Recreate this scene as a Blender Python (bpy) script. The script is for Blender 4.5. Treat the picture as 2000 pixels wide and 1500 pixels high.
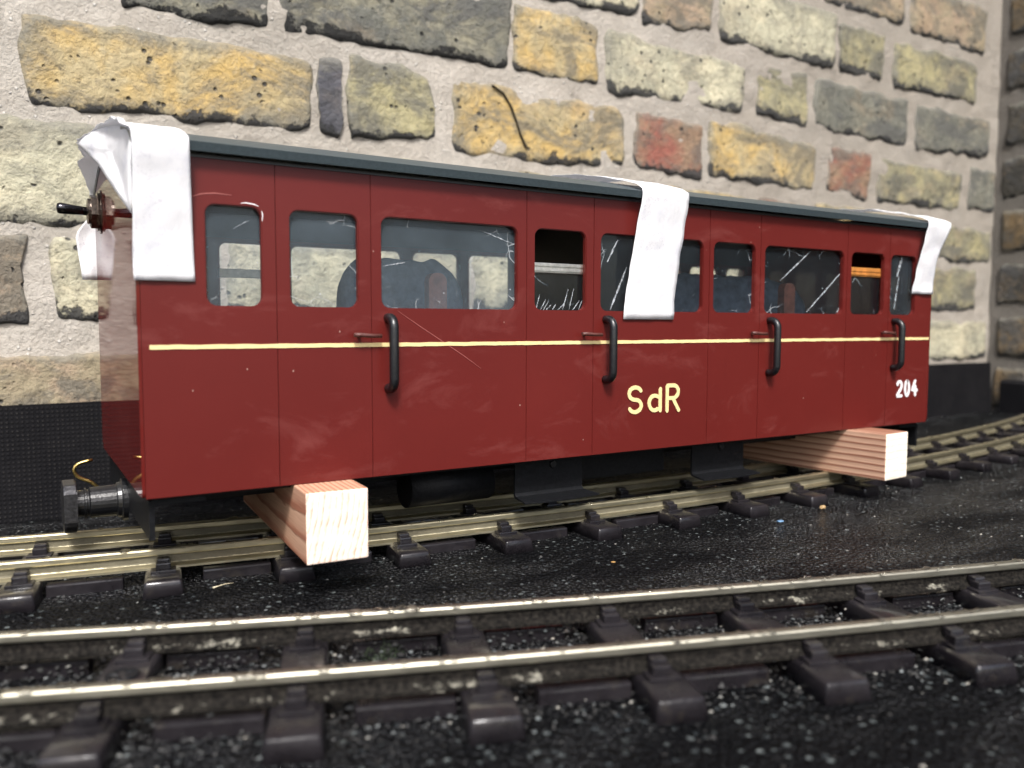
import bpy, bmesh, math, random
from mathutils import Vector, Matrix, noise

for o in list(bpy.data.objects):
    bpy.data.objects.remove(o, do_unlink=True)
scene = bpy.context.scene
COL = scene.collection
S = 0.5            # metres per carriage length: every coordinate below is in carriage lengths
R_ = math.radians

# ------------------------------------------------------------------ camera
FPX = 1603.53
YAW, TILT, ROLL = R_(31.3422), R_(4.135), R_(0.1373)
CP = Vector((-0.08307, -0.67097, 0.13352))
cF = Vector((math.sin(YAW) * math.cos(TILT), math.cos(YAW) * math.cos(TILT), -math.sin(TILT)))
_r = Vector((math.cos(YAW), -math.sin(YAW), 0))
_u = _r.cross(cF)
cR = _r * math.cos(ROLL) + _u * math.sin(ROLL)
cU = -_r * math.sin(ROLL) + _u * math.cos(ROLL)
cam_d = bpy.data.cameras.new('camera')
cam = bpy.data.objects.new('camera', cam_d)
COL.objects.link(cam)
cam_d.sensor_width = 36
cam_d.lens = 36 * FPX / 2000
cam_d.clip_start = 0.01
cam_d.clip_end = 500
m = Matrix.Identity(4)
for i in range(3):
    m[i][0], m[i][1], m[i][2], m[i][3] = cR[i], cU[i], -cF[i], CP[i] * S
cam.matrix_world = m
cam_d.dof.use_dof = True
cam_d.dof.focus_distance = 0.405
cam_d.dof.aperture_fstop = 9.0
scene.camera = cam

# ------------------------------------------------------------------ light
SUN_AZ, SUN_EL = R_(-24), R_(51)      # azimuth from straight in front of the carriage side (minus: from its switch end)
to_sun = Vector((math.sin(SUN_AZ) * math.cos(SUN_EL), -math.cos(SUN_AZ) * math.cos(SUN_EL), math.sin(SUN_EL)))
w = bpy.data.worlds.new('World')
scene.world = w
w.use_nodes = True
nt = w.node_tree
bgn = nt.nodes['Background']
sky = nt.nodes.new('ShaderNodeTexSky')
sky.sky_type = 'NISHITA'
sky.sun_disc = False
sky.sun_elevation = SUN_EL
sky.sun_rotation = math.atan2(to_sun.x, to_sun.y)
sky.dust_density = 4.0
sky.ozone_density = 1.0
nt.links.new(sky.outputs[0], bgn.inputs[0])
bgn.inputs[1].default_value = 0.078
ld = bpy.data.lights.new('sun', 'SUN')
ld.energy = 1.5
ld.angle = R_(12)
ld.color = (1.0, 0.995, 0.985)
sun = bpy.data.objects.new('sun', ld)
COL.objects.link(sun)
sun.location = to_sun * 5
sun.rotation_euler = (-to_sun).to_track_quat('-Z', 'Y').to_euler()
scene.view_settings.view_transform = 'Standard'
scene.view_settings.look = 'None'
scene.view_settings.gamma = 1
scene.view_settings.exposure = 1.66
scene.view_settings.use_curve_mapping = False

rnd = random.Random(7)


def HIT(px, py, axis, val):
    """where the sight line of a photo pixel meets the plane axis = val"""
    d = cF + cR * ((px - 1000) / FPX) + cU * ((750 - py) / FPX)
    return CP + d * ((val - CP[axis]) / d[axis])


# ------------------------------------------------------------------ node helpers
class NM:
    def __init__(self, name):
        self.m = bpy.data.materials.new(name)
        self.m.use_nodes = True
        self.t = self.m.node_tree
        self.b = self.t.nodes['Principled BSDF']
        self.out = self.t.nodes['Material Output']
        self._c = None

    def n(self, typ, **kw):
        x = self.t.nodes.new(typ)
        for k, v in kw.items():
            setattr(x, k, v)
        return x

    def l(self, a, b):
        self.t.links.new(a, b)

    def set(self, **kw):
        for k, v in kw.items():
            self.inp(self.b, k.replace('_', ' '), v)
        return self

    def inp(self, node, key, v):
        s = node.inputs[key]
        if isinstance(v, bpy.types.NodeSocket):
            self.l(v, s)
        elif isinstance(v, (tuple, list)) and len(v) == 3 and s.type == 'RGBA':
            s.default_value = (*v, 1)
        else:
            s.default_value = v

    def co(self, kind='Object', scale=(1, 1, 1), rot=(0, 0, 0), rand=False):
        tc = self.n('ShaderNodeTexCoord')
        mp = self.n('ShaderNodeMapping')
        mp.inputs['Scale'].default_value = scale
        mp.inputs['Rotation'].default_value = rot
        if kind == 'World':
            g = self.n('ShaderNodeNewGeometry')
            self.l(g.outputs['Position'], mp.inputs['Vector'])
        else:
            self.l(tc.outputs[kind], mp.inputs['Vector'])
        if rand:
            oi = self.n('ShaderNodeObjectInfo')
            mu = self.n('ShaderNodeMath', operation='MULTIPLY')
            self.l(oi.outputs['Random'], mu.inputs[0])
            mu.inputs[1].default_value = 37.0
            self.l(mu.outputs[0], mp.inputs['Location'])
        return mp.outputs[0]

    def noise(self, vec, scale, detail=4, rough=0.6, dist=0.0):
        x = self.n('ShaderNodeTexNoise')
        self.l(vec, x.inputs['Vector'])
        x.inputs['Scale'].default_value = scale
        x.inputs['Detail'].default_value = detail
        x.inputs['Roughness'].default_value = rough
        x.inputs['Distortion'].default_value = dist
        return x.outputs['Fac']

    def voro(self, vec, scale, feature='F1', rand=1.0):
        x = self.n('ShaderNodeTexVoronoi', feature=feature)
        self.l(vec, x.inputs['Vector'])
        x.inputs['Scale'].default_value = scale
        x.inputs['Randomness'].default_value = rand
        return x

    def ramp(self, fac, stops):
        x = self.n('ShaderNodeValToRGB')
        cr = x.color_ramp
        while len(cr.elements) < len(stops):
            cr.elements.new(0.5)
        for e, (p, c) in zip(cr.elements, stops):
            e.position = p
            e.color = (c, c, c, 1) if not isinstance(c, (tuple, list)) else (*c, 1)
        self.l(fac, x.inputs[0])
        return x.outputs[0]

    def mix(self, fac, a, b, mode='MIX'):
        x = self.n('ShaderNodeMix', data_type='RGBA', blend_type=mode)
        for k, v in ((0, fac), (6, a), (7, b)):
            s = x.inputs[k]
            if isinstance(v, bpy.types.NodeSocket):
                self.l(v, s)
            elif isinstance(v, (tuple, list)):
                s.default_value = (*v, 1)
            else:
                s.default_value = v
        return x.outputs[2]

    def math(self, op, a, b=0.0, c=None):
        x = self.n('ShaderNodeMath', operation=op)
        for i, v in enumerate((a, b) if c is None else (a, b, c)):
            if isinstance(v, bpy.types.NodeSocket):
                self.l(v, x.inputs[i])
            else:
                x.inputs[i].default_value = v
        return x.outputs[0]

    def bump(self, h, strength=0.5, dist=0.001, prev=None):
        x = self.n('ShaderNodeBump')
        x.inputs['Strength'].default_value = strength
        x.inputs['Distance'].default_value = dist
        self.l(h, x.inputs['Height'])
        if prev is not None:
            self.l(prev, x.inputs['Normal'])
        return x.outputs[0]

    def attr(self, name):
        x = self.n('ShaderNodeAttribute', attribute_name=name)
        return x.outputs['Fac']

    def sep(self, vec):
        x = self.n('ShaderNodeSeparateXYZ')
        self.l(vec, x.inputs[0])
        return x.outputs


M = {}


def simple(name, col, rough=0.5, metal=0.0, coat=0.0, coat_r=0.05, nscale=300, nbump=0.1, var=0.25, spec=0.5):
    k = NM(name)
    c = k.co('World')
    n1 = k.noise(c, nscale, 4)
    col2 = tuple(x * (1 - var) for x in col)
    k.set(Base_Color=k.mix(k.ramp(n1, [(0.35, 0), (0.65, 1)]), col2, col), Roughness=rough, Metallic=metal,
          Normal=k.bump(n1, nbump, 0.0006))
    k.b.inputs['Coat Weight'].default_value = coat
    k.b.inputs['Coat Roughness'].default_value = coat_r
    k.b.inputs['Specular IOR Level'].default_value = spec
    M[name] = k.m
    return k


def mat_body(name, rough, coat, coat_r, streak, bstr):
    k = NM(name)
    c = k.co('World')
    big = k.noise(c, 9, 5, 0.6)
    cs = k.co('World', scale=(1, 1, 0.16))
    st = k.noise(cs, 420, 3, 0.5)
    fine = k.noise(c, 900, 2, 0.5)
    base = k.mix(k.ramp(big, [(0.3, 0), (0.75, 1)]), (0.092, 0.0092, 0.0074), (0.110, 0.0118, 0.0095))
    # dust specks and small paint nibs
    v = k.voro(k.co('World', scale=(1, 1, 0.8)), 120)
    mask = k.math('MULTIPLY', k.ramp(v.outputs['Distance'], [(0.025, 1), (0.055, 0)]),
                  k.ramp(k.noise(c, 60, 2), [(0.50, 0), (0.55, 1)]))
    base = k.mix(k.math('MULTIPLY', mask, 0.55), base, (0.5, 0.32, 0.26))
    # handling marks: paler smears
    sm = k.ramp(k.noise(k.co('World', scale=(1, 1, 2.2), rot=(0, 0.5, 0)), 22, 6, 0.7, 0.6), [(0.56, 0), (0.74, 1)])
    base = k.mix(k.math('MULTIPLY', sm, 0.24), base, (0.25, 0.075, 0.065))
    h = k.math('ADD', k.math('MULTIPLY', st, streak), k.math('ADD', k.math('MULTIPLY', fine, 0.25), k.math('MULTIPLY', mask, 1.5)))
    nb = k.bump(h, bstr, 0.0003)
    k.set(Base_Color=base, Roughness=k.math('ADD', rough, k.math('MULTIPLY', sm, 0.2)), Normal=nb)
    k.b.inputs['Coat Weight'].default_value = coat
    k.b.inputs['Coat Roughness'].default_value = coat_r
    k.l(nb, k.b.inputs['Coat Normal'])
    M[name] = k.m


mat_body('paint', 0.42, 0.10, 0.12, 0.5, 0.22)
M['paint'].node_tree.nodes['Principled BSDF'].inputs['Specular IOR Level'].default_value = 0.22
mat_body('paint_gloss', 0.3, 0.72, 0.02, 1.0, 0.05)
M['paint_gloss'].node_tree.nodes['Principled BSDF'].inputs['Specular IOR Level'].default_value = 0.0
simple('inner', (0.016, 0.021, 0.030), 0.8, nbump=0.0)
simple('black_paint', (0.007, 0.0075, 0.009), 0.34, nscale=700, nbump=0.35, coat=0.2, coat_r=0.2)
simple('black_metal', (0.008, 0.0085, 0.010), 0.5, nscale=500, nbump=0.5, var=0.5, spec=0.18)
simple('steel_worn', (0.075, 0.075, 0.08), 0.38, metal=0.8, nscale=500, nbump=0.3, var=0.5)
simple('roof_paint', (0.046, 0.064, 0.072), 0.42, nscale=800, nbump=0.15)
simple('cream', (0.78, 0.62, 0.30), 0.5, nscale=350, nbump=0.3, var=0.12)
simple('white_letter', (0.8, 0.78, 0.78), 0.5, nscale=400, nbump=0.2, var=0.08)
simple('latch_brown', (0.10, 0.033, 0.026), 0.5, nscale=500, nbump=0.6)
simple('nickel', (0.42, 0.39, 0.36), 0.22, metal=1.0, nscale=400, var=0.3)
simple('dark_nickel', (0.24, 0.20, 0.17), 0.25, metal=1.0, nscale=400, var=0.4)
simple('black_chrome', (0.06, 0.06, 0.068), 0.14, metal=1.0, nscale=400, var=0.3, nbump=0.02)
simple('brass', (0.62, 0.46, 0.16), 0.28, metal=1.0, nscale=500, var=0.3, nbump=0.3)
simple('alu', (0.75, 0.72, 0.64), 0.3, metal=0.9, nscale=250, var=0.3, nbump=0.3)
simple('orange_wood', (0.50, 0.20, 0.045), 0.35, nscale=200, var=0.4)
simple('seat_brown', (0.27, 0.10, 0.065), 0.6, nscale=220, var=0.4, nbump=0.4)
simple('seat_blue', (0.10, 0.135, 0.19), 0.9, nscale=160, var=0.55, nbump=0.8)
simple('seat_dark', (0.022, 0.012, 0.009), 0.6)
simple('leaf_tan', (0.42, 0.24, 0.08), 0.6, nscale=300, var=0.4)
simple('pebble_white', (0.75, 0.74, 0.70), 0.7, nscale=500, var=0.35, nbump=0.8)
simple('pebble_tan', (0.45, 0.30, 0.14), 0.6, nscale=500, var=0.35, nbump=0.6)
simple('flake_blue', (0.16, 0.30, 0.48), 0.5)
simple('moss', (0.05, 0.075, 0.035), 0.8, nscale=900, var=0.6)
simple('crack', (0.05, 0.04, 0.025), 0.9)
simple('fibre', (0.62, 0.55, 0.38), 0.6)


def mat_glass(name, haze, seed, tint=(0.34, 0.44, 0.52)):
    k = NM(name)
    c = k.co('World')
    mp = k.n('ShaderNodeMapping')
    k.l(c, mp.inputs[0])
    mp.inputs['Location'].default_value = (seed, seed * 0.7, seed * 1.3)
    v0 = mp.outputs[0]
    cloudy = k.ramp(k.noise(v0, 30, 5, 0.65), [(0.35, 0.35), (0.75, 1.0)])
    wv = k.n('ShaderNodeVectorMath', operation='MULTIPLY_ADD')
    nz = k.n('ShaderNodeTexNoise')
    nz.inputs['Scale'].default_value = 55
    k.l(v0, nz.inputs['Vector'])
    k.l(nz.outputs['Color'], wv.inputs[0])
    wv.inputs[1].default_value = (0.012, 0.012, 0.012)
    k.l(v0, wv.inputs[2])
    e = k.voro(wv.outputs[0], 85, 'DISTANCE_TO_EDGE')
    cracks = k.math('MULTIPLY', k.ramp(e.outputs['Distance'], [(0.0, 1), (0.032, 0)]),
                    k.ramp(k.noise(v0, 46, 4), [(0.49, 0), (0.56, 1)]))
    ee = k.attr('edge')       # distance from the pane's rim, where the film is torn
    cracks = k.math('MULTIPLY', cracks, k.ramp(ee, [(0.0, 1.0), (0.5, 0.9), (0.85, 0.08)]))
    # fine diagonal scratches
    sc = k.co('World', scale=(1, 1, 0.1), rot=(0, R_(-32), 0))
    sline = k.math('MULTIPLY', k.ramp(k.noise(sc, 900, 2), [(0.70, 0), (0.74, 1)]), k.ramp(k.noise(v0, 40, 2), [(0.55, 0), (0.62, 1)]))
    dots = k.math('MULTIPLY', k.ramp(k.voro(v0, 190).outputs['Distance'], [(0.05, 1), (0.1, 0)]),
                  k.ramp(k.noise(v0, 120, 2), [(0.55, 0), (0.6, 1)]))
    dirt = k.math('MAXIMUM', k.math('MULTIPLY', cracks, 0.48), k.math('MAXIMUM', k.math('MULTIPLY', sline, 0.22), k.math('MULTIPLY', dots, 0.5)))
    df = k.math('MAXIMUM', k.math('MULTIPLY', cloudy, haze), dirt)
    tr = k.n('ShaderNodeBsdfTransparent')
    tr.inputs[0].default_value = (0.9, 0.92, 0.93, 1)
    gl = k.n('ShaderNodeBsdfGlossy')
    gl.inputs['Roughness'].default_value = 0.06
    di = k.n('ShaderNodeBsdfDiffuse')
    k.l(k.mix(k.ramp(dirt, [(0.1, 0), (0.3, 1)]), tint, (0.62, 0.66, 0.68)), di.inputs[0])
    fr = k.n('ShaderNodeFresnel')
    fr.inputs[0].default_value = 1.45
    m1 = k.n('ShaderNodeMixShader')
    k.l(fr.outputs[0], m1.inputs[0])
    k.l(tr.outputs[0], m1.inputs[1])
    k.l(gl.outputs[0], m1.inputs[2])
    m2 = k.n('ShaderNodeMixShader')
    k.l(df, m2.inputs[0])
    k.l(m1.outputs[0], m2.inputs[1])
    k.l(di.outputs[0], m2.inputs[2])
    k.l(m2.outputs[0], k.out.inputs[0])
    M[name] = k.m


for i in range(9):
    mat_glass('glass%d' % i, [0.17, 0.17, 0.17, 0.03, 0.05, 0.03, 0.03, 0.025, 0.07][i], 1.7 * i)
mat_glass('glass_far', 0.08, 31.0, (0.75, 0.72, 0.6))


def mat_tape():
    k = NM('tape')
    c = k.co('World')
    spk = k.math('MULTIPLY', k.ramp(k.noise(c, 1100, 3, 0.7), [(0.56, 0), (0.64, 1)]), k.ramp(k.noise(c, 40, 3), [(0.46, 0), (0.58, 1)]))
    grey = k.ramp(k.noise(c, 45, 7, 0.75), [(0.50, 0), (0.66, 1)])
    col = k.mix(k.math('MULTIPLY', grey, 0.45), (0.90, 0.90, 0.91), (0.58, 0.60, 0.70))
    col = k.mix(k.math('MULTIPLY', spk, 0.4), col, (0.30, 0.27, 0.36))
    wr = k.noise(k.co('World', scale=(1, 1, 0.5)), 110, 4, 0.6)
    cr = k.noise(c, 1400, 2)
    nb = k.bump(k.math('ADD', wr, k.math('MULTIPLY', cr, 0.12)), 0.5, 0.0012)
    k.set(Base_Color=col, Roughness=0.65, Normal=nb)
    tl = k.n('ShaderNodeBsdfTranslucent')
    tl.inputs[0].default_value = (0.8, 0.8, 0.82, 1)
    mx = k.n('ShaderNodeMixShader')
    mx.inputs[0].default_value = 0.33
    k.l(k.b.outputs[0], mx.inputs[1])
    k.l(tl.outputs[0], mx.inputs[2])
    k.l(mx.outputs[0], k.out.inputs[0])
    M['tape'] = k.m


mat_tape()


def mat_wood(name, ring_off, a, b, freq, lit_a, lit_b):
    k = NM(name)
    c = k.co('Object')
    warp = k.noise(k.co('Object', scale=(1, 0.12, 1)), 90, 3)
    xyz = k.sep(c)
    dx = k.math('ADD', xyz[0], ring_off[0])
    dz = k.math('ADD', xyz[2], ring_off[1])
    r = k.math('SQRT', k.math('ADD', k.math('MULTIPLY', dx, dx), k.math('MULTIPLY', dz, dz)))
    r = k.math('ADD', r, k.math('MULTIPLY', warp, 0.0030))
    s = k.math('FRACT', k.math('MULTIPLY', r, freq))
    ring = k.ramp(s, [(0.0, 0.05), (0.55, 0.35), (0.85, 1.0), (0.97, 0.9), (1.0, 0.05)])
    fib = k.noise(k.co('Object', scale=(1, 0.03, 1)), 1500, 2)
    nrm = k.n('ShaderNodeTexCoord')
    lit_end = k.ramp(k.math('ABSOLUTE', k.sep(nrm.outputs['Normal'])[1]), [(0.6, 0), (0.8, 1)])  # end faces paler: the sunlit, overexposed look painted into their colour
    eg = k.math('MULTIPLY', ring, k.ramp(k.noise(k.co('Object'), 160, 4), [(0.4, 0.15), (0.6, 1)]))
    col = k.mix(lit_end, k.mix(ring, a, b), k.mix(eg, lit_a, lit_b))
    col = k.mix(k.math('MULTIPLY', k.ramp(fib, [(0.4, 0), (0.7, 1)]), 0.3), col, k.mix(lit_end, tuple(x * 0.6 for x in b), lit_b))
    k.set(Base_Color=col, Roughness=0.62, Normal=k.bump(k.math('ADD', ring, fib), 0.35, 0.0004))
    M[name] = k.m


mat_wood('wood_a', (0.16, -0.05), (0.66, 0.41, 0.27), (0.36, 0.14, 0.08), 420, (0.90, 0.78, 0.67), (0.58, 0.35, 0.25))
mat_wood('wood_b', (-0.012, 0.16), (0.66, 0.42, 0.29), (0.24, 0.095, 0.055), 250, (0.90, 0.84, 0.72), (0.80, 0.68, 0.52))


def mat_brick(name, a, b, dark=(0.045, 0.045, 0.045), sootamt=1.0):
    k = NM(name)
    c = k.co('World')
    n1 = k.noise(c, 26, 5, 0.62, 0.4)
    n2 = k.noise(c, 150, 5, 0.7)
    col = k.mix(k.ramp(n1, [(0.40, 0), (0.58, 1)]), a, b)
    warm = k.ramp(k.noise(k.co('World', scale=(1, 1, 1.4), rot=(0.3, 0.2, 0.9)), 13, 5, 0.65), [(0.52, 0), (0.66, 1)])
    col = k.mix(k.math('MULTIPLY', warm, 0.4 * sootamt), col, (0.40, 0.29, 0.18))
    col = k.mix(k.math('MULTIPLY', k.ramp(n2, [(0.46, 0), (0.68, 1)]), 0.45), col, tuple(x * 0.42 for x in b))
    pale = k.ramp(k.noise(c, 60, 6, 0.7), [(0.6, 0), (0.72, 1)])
    col = k.mix(k.math('MULTIPLY', pale, 0.4), col, (0.55, 0.50, 0.38))
    pit = k.math('MULTIPLY', k.ramp(k.voro(c, 120).outputs['Distance'], [(0.14, 1), (0.24, 0)]), k.ramp(k.noise(c, 55, 2), [(0.54, 0), (0.58, 1)]))
    e = k.attr('edge')
    lo = k.attr('low')
    jag = k.noise(c, 62, 7, 0.75, 0.3)
    soot = k.ramp(k.math('ADD', lo, k.math('ADD', k.math('MULTIPLY', k.math('SUBTRACT', jag, 0.5), 1.6), k.math('MULTIPLY', k.math('SUBTRACT', k.noise(c, 15, 3), 0.5), 1.4))), [(0.70, 0), (0.78, 1)])
    rim = k.ramp(k.math('ADD', e, k.math('MULTIPLY', k.math('SUBTRACT', k.noise(c, 48, 6, 0.75), 0.5), 1.6)), [(0.10, 1), (0.42, 0)])
    weath = k.ramp(k.noise(k.co('World', scale=(0.75, 1, 1.2)), 21, 7, 0.74, 0.6), [(0.46, 0), (0.57, 1)])
    col = k.mix(k.math('MULTIPLY', weath, 0.9 * sootamt), col, tuple(0.33 * x + 0.055 for x in b))
    fleck = k.ramp(k.noise(c, 135, 7, 0.8), [(0.56, 0), (0.66, 1)])
    col = k.mix(k.math('MULTIPLY', rim, 0.7), col, (0.17, 0.165, 0.14))
    dk = k.math('MAXIMUM', k.math('MULTIPLY', soot, 0.95), k.math('MAXIMUM', k.math('MULTIPLY', fleck, 0.65), k.math('MULTIPLY', pit, 0.9)))
    col = k.mix(dk, col, dark)
    h = k.math('SUBTRACT', k.math('ADD', n2, k.math('MULTIPLY', n1, 1.2)), k.math('ADD', k.math('MULTIPLY', pit, 0.9), k.math('MULTIPLY', soot, 0.5)))
    k.set(Base_Color=col, Roughness=0.88, Normal=k.bump(h, 0.85, 0.0034))
    k.b.inputs['Specular IOR Level'].default_value = 0.25
    M[name] = k.m


mat_brick('br_yellow', (0.50, 0.35, 0.135), (0.40, 0.33, 0.19))
mat_brick('br_olive', (0.36, 0.325, 0.185), (0.235, 0.22, 0.15))
mat_brick('br_pale', (0.56, 0.52, 0.37), (0.43, 0.41, 0.30), sootamt=0.65)
mat_brick('br_grey', (0.20, 0.195, 0.155), (0.15, 0.15, 0.125))
mat_brick('br_red', (0.27, 0.10, 0.075), (0.27, 0.18, 0.12))
mat_brick('br_pink', (0.36, 0.27, 0.19), (0.30, 0.255, 0.17))
mat_brick('br_burnt', (0.13, 0.125, 0.15), (0.075, 0.075, 0.085), sootamt=0.6)
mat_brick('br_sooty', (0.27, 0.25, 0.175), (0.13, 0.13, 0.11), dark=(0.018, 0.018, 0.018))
mat_brick('br_shade', (0.085, 0.075, 0.058), (0.05, 0.048, 0.042), dark=(0.035, 0.035, 0.034))  # dark dirty brick of the return wall
mat_brick('br_dirty_y', (0.17, 0.12, 0.065), (0.075, 0.066, 0.05), dark=(0.035, 0.035, 0.034))


def mat_mortar(name, dim):
    k = NM(name)
    c = k.co('World')
    n1 = k.noise(c, 14, 6, 0.65)
    n2 = k.noise(c, 260, 5, 0.75)
    col = k.mix(k.ramp(n1, [(0.3, 0), (0.7, 1)]), (0.47, 0.425, 0.365), (0.60, 0.56, 0.50))
    col = k.mix(k.math('MULTIPLY', k.ramp(n2, [(0.45, 0), (0.7, 1)]), 0.4), col, (0.27, 0.245, 0.215))
    sp = k.ramp(k.voro(c, 210).outputs['Distance'], [(0.16, 1), (0.24, 0)])
    sp = k.math('MULTIPLY', sp, k.ramp(k.noise(c, 90, 2), [(0.53, 0), (0.58, 1)]))
    col = k.mix(k.math('MULTIPLY', sp, 0.8), col, (0.72, 0.70, 0.66))
    st = k.ramp(k.noise(c, 22, 6, 0.75, 0.5), [(0.60, 0), (0.70, 1)])
    col = k.mix(k.math('MULTIPLY', st, 0.7), col, (0.13, 0.12, 0.10))
    h = k.math('ADD', n2, k.math('MULTIPLY', sp, 0.4))
    # weather staining, heavier in large drifts
    big = k.ramp(k.noise(c, 2.6, 3, 0.5), [(0.42, 0), (0.62, 1)])
    col = k.mix(k.math('MULTIPLY', big, 0.3), col, (0.27, 0.25, 0.21))
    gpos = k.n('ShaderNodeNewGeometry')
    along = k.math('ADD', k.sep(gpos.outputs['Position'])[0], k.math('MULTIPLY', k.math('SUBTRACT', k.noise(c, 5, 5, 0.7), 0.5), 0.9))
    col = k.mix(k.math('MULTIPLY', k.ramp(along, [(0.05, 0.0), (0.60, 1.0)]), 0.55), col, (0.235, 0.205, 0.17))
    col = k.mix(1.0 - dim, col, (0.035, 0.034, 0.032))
    k.set(Base_Color=col, Roughness=0.92, Normal=k.bump(h, 0.9, 0.003))
    k.b.inputs['Specular IOR Level'].default_value = 0.2
    M[name] = k.m


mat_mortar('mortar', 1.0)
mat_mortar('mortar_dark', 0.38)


def mat_ground():
    k = NM('bitumen_felt')
    c = k.co('World')
    n1 = k.noise(c, 7, 5, 0.6, 0.4)
    n2 = k.noise(c, 420, 4, 0.7)
    wet = k.ramp(k.noise(k.co('World', scale=(0.6, 1.6, 1), rot=(0, 0, R_(10))), 9, 4, 0.6), [(0.42, 1), (0.56, 0)])
    v = k.voro(c, 260)
    chip = k.ramp(v.outputs['Distance'], [(0.24, 1), (0.34, 0)])
    sel = k.ramp(k.sep(v.outputs['Color'])[0], [(0.55, 0), (0.6, 1)])
    dens = k.ramp(k.noise(c, 16, 5, 0.7), [(0.34, 0.25), (0.56, 1)])
    chip = k.math('MULTIPLY', k.math('MULTIPLY', chip, sel), dens)
    v2 = k.voro(c, 900)
    chip2 = k.math('MULTIPLY', k.ramp(v2.outputs['Distance'], [(0.22, 1), (0.32, 0)]), k.ramp(k.sep(v2.outputs['Color'])[1], [(0.7, 0), (0.75, 1)]))
    chip2 = k.math('MULTIPLY', chip2, dens)
    col = k.mix(k.ramp(n1, [(0.3, 0), (0.7, 1)]), (0.0025, 0.0028, 0.0036), (0.0055, 0.0056, 0.0066))
    cc = k.mix(k.sep(v.outputs['Color'])[1], (0.05, 0.06, 0.066), (0.20, 0.225, 0.22))
    col = k.mix(k.math('MULTIPLY', chip2, 0.6), col, (0.075, 0.08, 0.085))
    col = k.mix(k.math('MULTIPLY', chip, 0.85), col, cc)
    silt = k.ramp(k.noise(k.co('World', scale=(0.7, 1.5, 1)), 12, 7, 0.75), [(0.60, 0), (0.75, 1)])
    col = k.mix(k.math('MULTIPLY', silt, 0.35), col, (0.032, 0.032, 0.032))
    # beyond the felt: plain grey paving of the yard
    g = k.n('ShaderNodeNewGeometry')
    xyz = k.sep(g.outputs['Position'])
    far = k.ramp(k.math('MULTIPLY', k.math('ABSOLUTE', xyz[1]), 1.0), [(0.62, 0), (0.64, 1)])
    pav = k.mix(k.noise(c, 3, 6), (0.14, 0.135, 0.125), (0.24, 0.23, 0.21))
    col = k.mix(far, col, pav)
    rough = k.math('SUBTRACT', 0.55, k.math('MULTIPLY', wet, 0.36))
    k.l(k.math('MULTIPLY_ADD', wet, 0.22, 0.09), k.b.inputs['Specular IOR Level'])
    rough = k.math('ADD', rough, k.math('MULTIPLY', far, 0.3))
    h = k.math('ADD', k.math('MULTIPLY', n2, 0.8), k.math('ADD', chip, k.math('MULTIPLY', chip2, 0.6)))
    k.set(Base_Color=col, Roughness=rough, Normal=k.bump(k.math('ADD', h, k.math('MULTIPLY', v2.outputs['Distance'], -1.2)), 0.85, 0.0022))
    gb = k.bump(k.math('ADD', h, k.math('MULTIPLY', k.voro(c, 480).outputs['Distance'], -1.5)), 1.0, 0.0035)
    k.l(gb, k.b.inputs['Coat Normal'])
    k.l(gb, k.b.inputs['Normal'])
    k.l(k.math('MULTIPLY', wet, 0.34), k.b.inputs['Coat Weight'])
    k.b.inputs['Coat Roughness'].default_value = 0.16
    M['ground'] = k.m


mat_ground()


def mat_felt():
    k = NM('felt_weave')
    c = k.co('World')
    xyz = k.sep(c)
    f = 1150
    a = k.math('SINE', k.math('MULTIPLY', xyz[0], f * 2))
    b = k.math('SINE', k.math('MULTIPLY', xyz[2], f * 2))
    wv = k.math('MULTIPLY', k.math('MULTIPLY_ADD', a, 0.5, 0.5), k.math('MULTIPLY_ADD', b, 0.5, 0.5))
    n = k.noise(c, 30, 5)
    tip = k.math('MULTIPLY', k.ramp(wv, [(0.55, 0), (0.9, 1)]), k.ramp(k.noise(c, 160, 3), [(0.42, 0.12), (0.62, 1)]))
    col = k.mix(k.ramp(n, [(0.3, 0), (0.7, 1)]), (0.005, 0.005, 0.0062), (0.009, 0.0088, 0.010))
    col = k.mix(k.math('MULTIPLY', tip, 0.35), col, (0.07, 0.065, 0.06))
    k.set(Base_Color=col, Roughness=0.75, Normal=k.bump(k.math('ADD', wv, k.math('MULTIPLY', n, 2)), 0.5, 0.0006))
    k.b.inputs['Specular IOR Level'].default_value = 0.08
    M['felt'] = k.m


mat_felt()


def mat_sleeper():
    k = NM('sleeper_plastic')
    c = k.co('World')
    n1 = k.noise(c, 45, 5, 0.65)
    n2 = k.noise(c, 350, 4, 0.7)
    col = k.mix(k.ramp(n1, [(0.35, 0), (0.65, 1)]), (0.0082, 0.0072, 0.0085), (0.0165, 0.0142, 0.0165))
    scum = k.math('MULTIPLY', k.ramp(k.noise(c, 80, 6, 0.75), [(0.57, 0), (0.70, 1)]), 0.5)
    col = k.mix(scum, col, (0.05, 0.043, 0.032))
    k.set(Base_Color=col, Roughness=k.ramp(n1, [(0.4, 0.22), (0.6, 0.5)]), Normal=k.bump(k.math('ADD', n2, n1), 0.35, 0.0008))
    k.b.inputs['Specular IOR Level'].default_value = 0.24
    k.l(k.ramp(k.noise(c, 33, 4, 0.6), [(0.46, 0.0), (0.60, 0.75)]), k.b.inputs['Coat Weight'])
    k.b.inputs['Coat Roughness'].default_value = 0.1
    M['sleeper'] = k.m


mat_sleeper()


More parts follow.
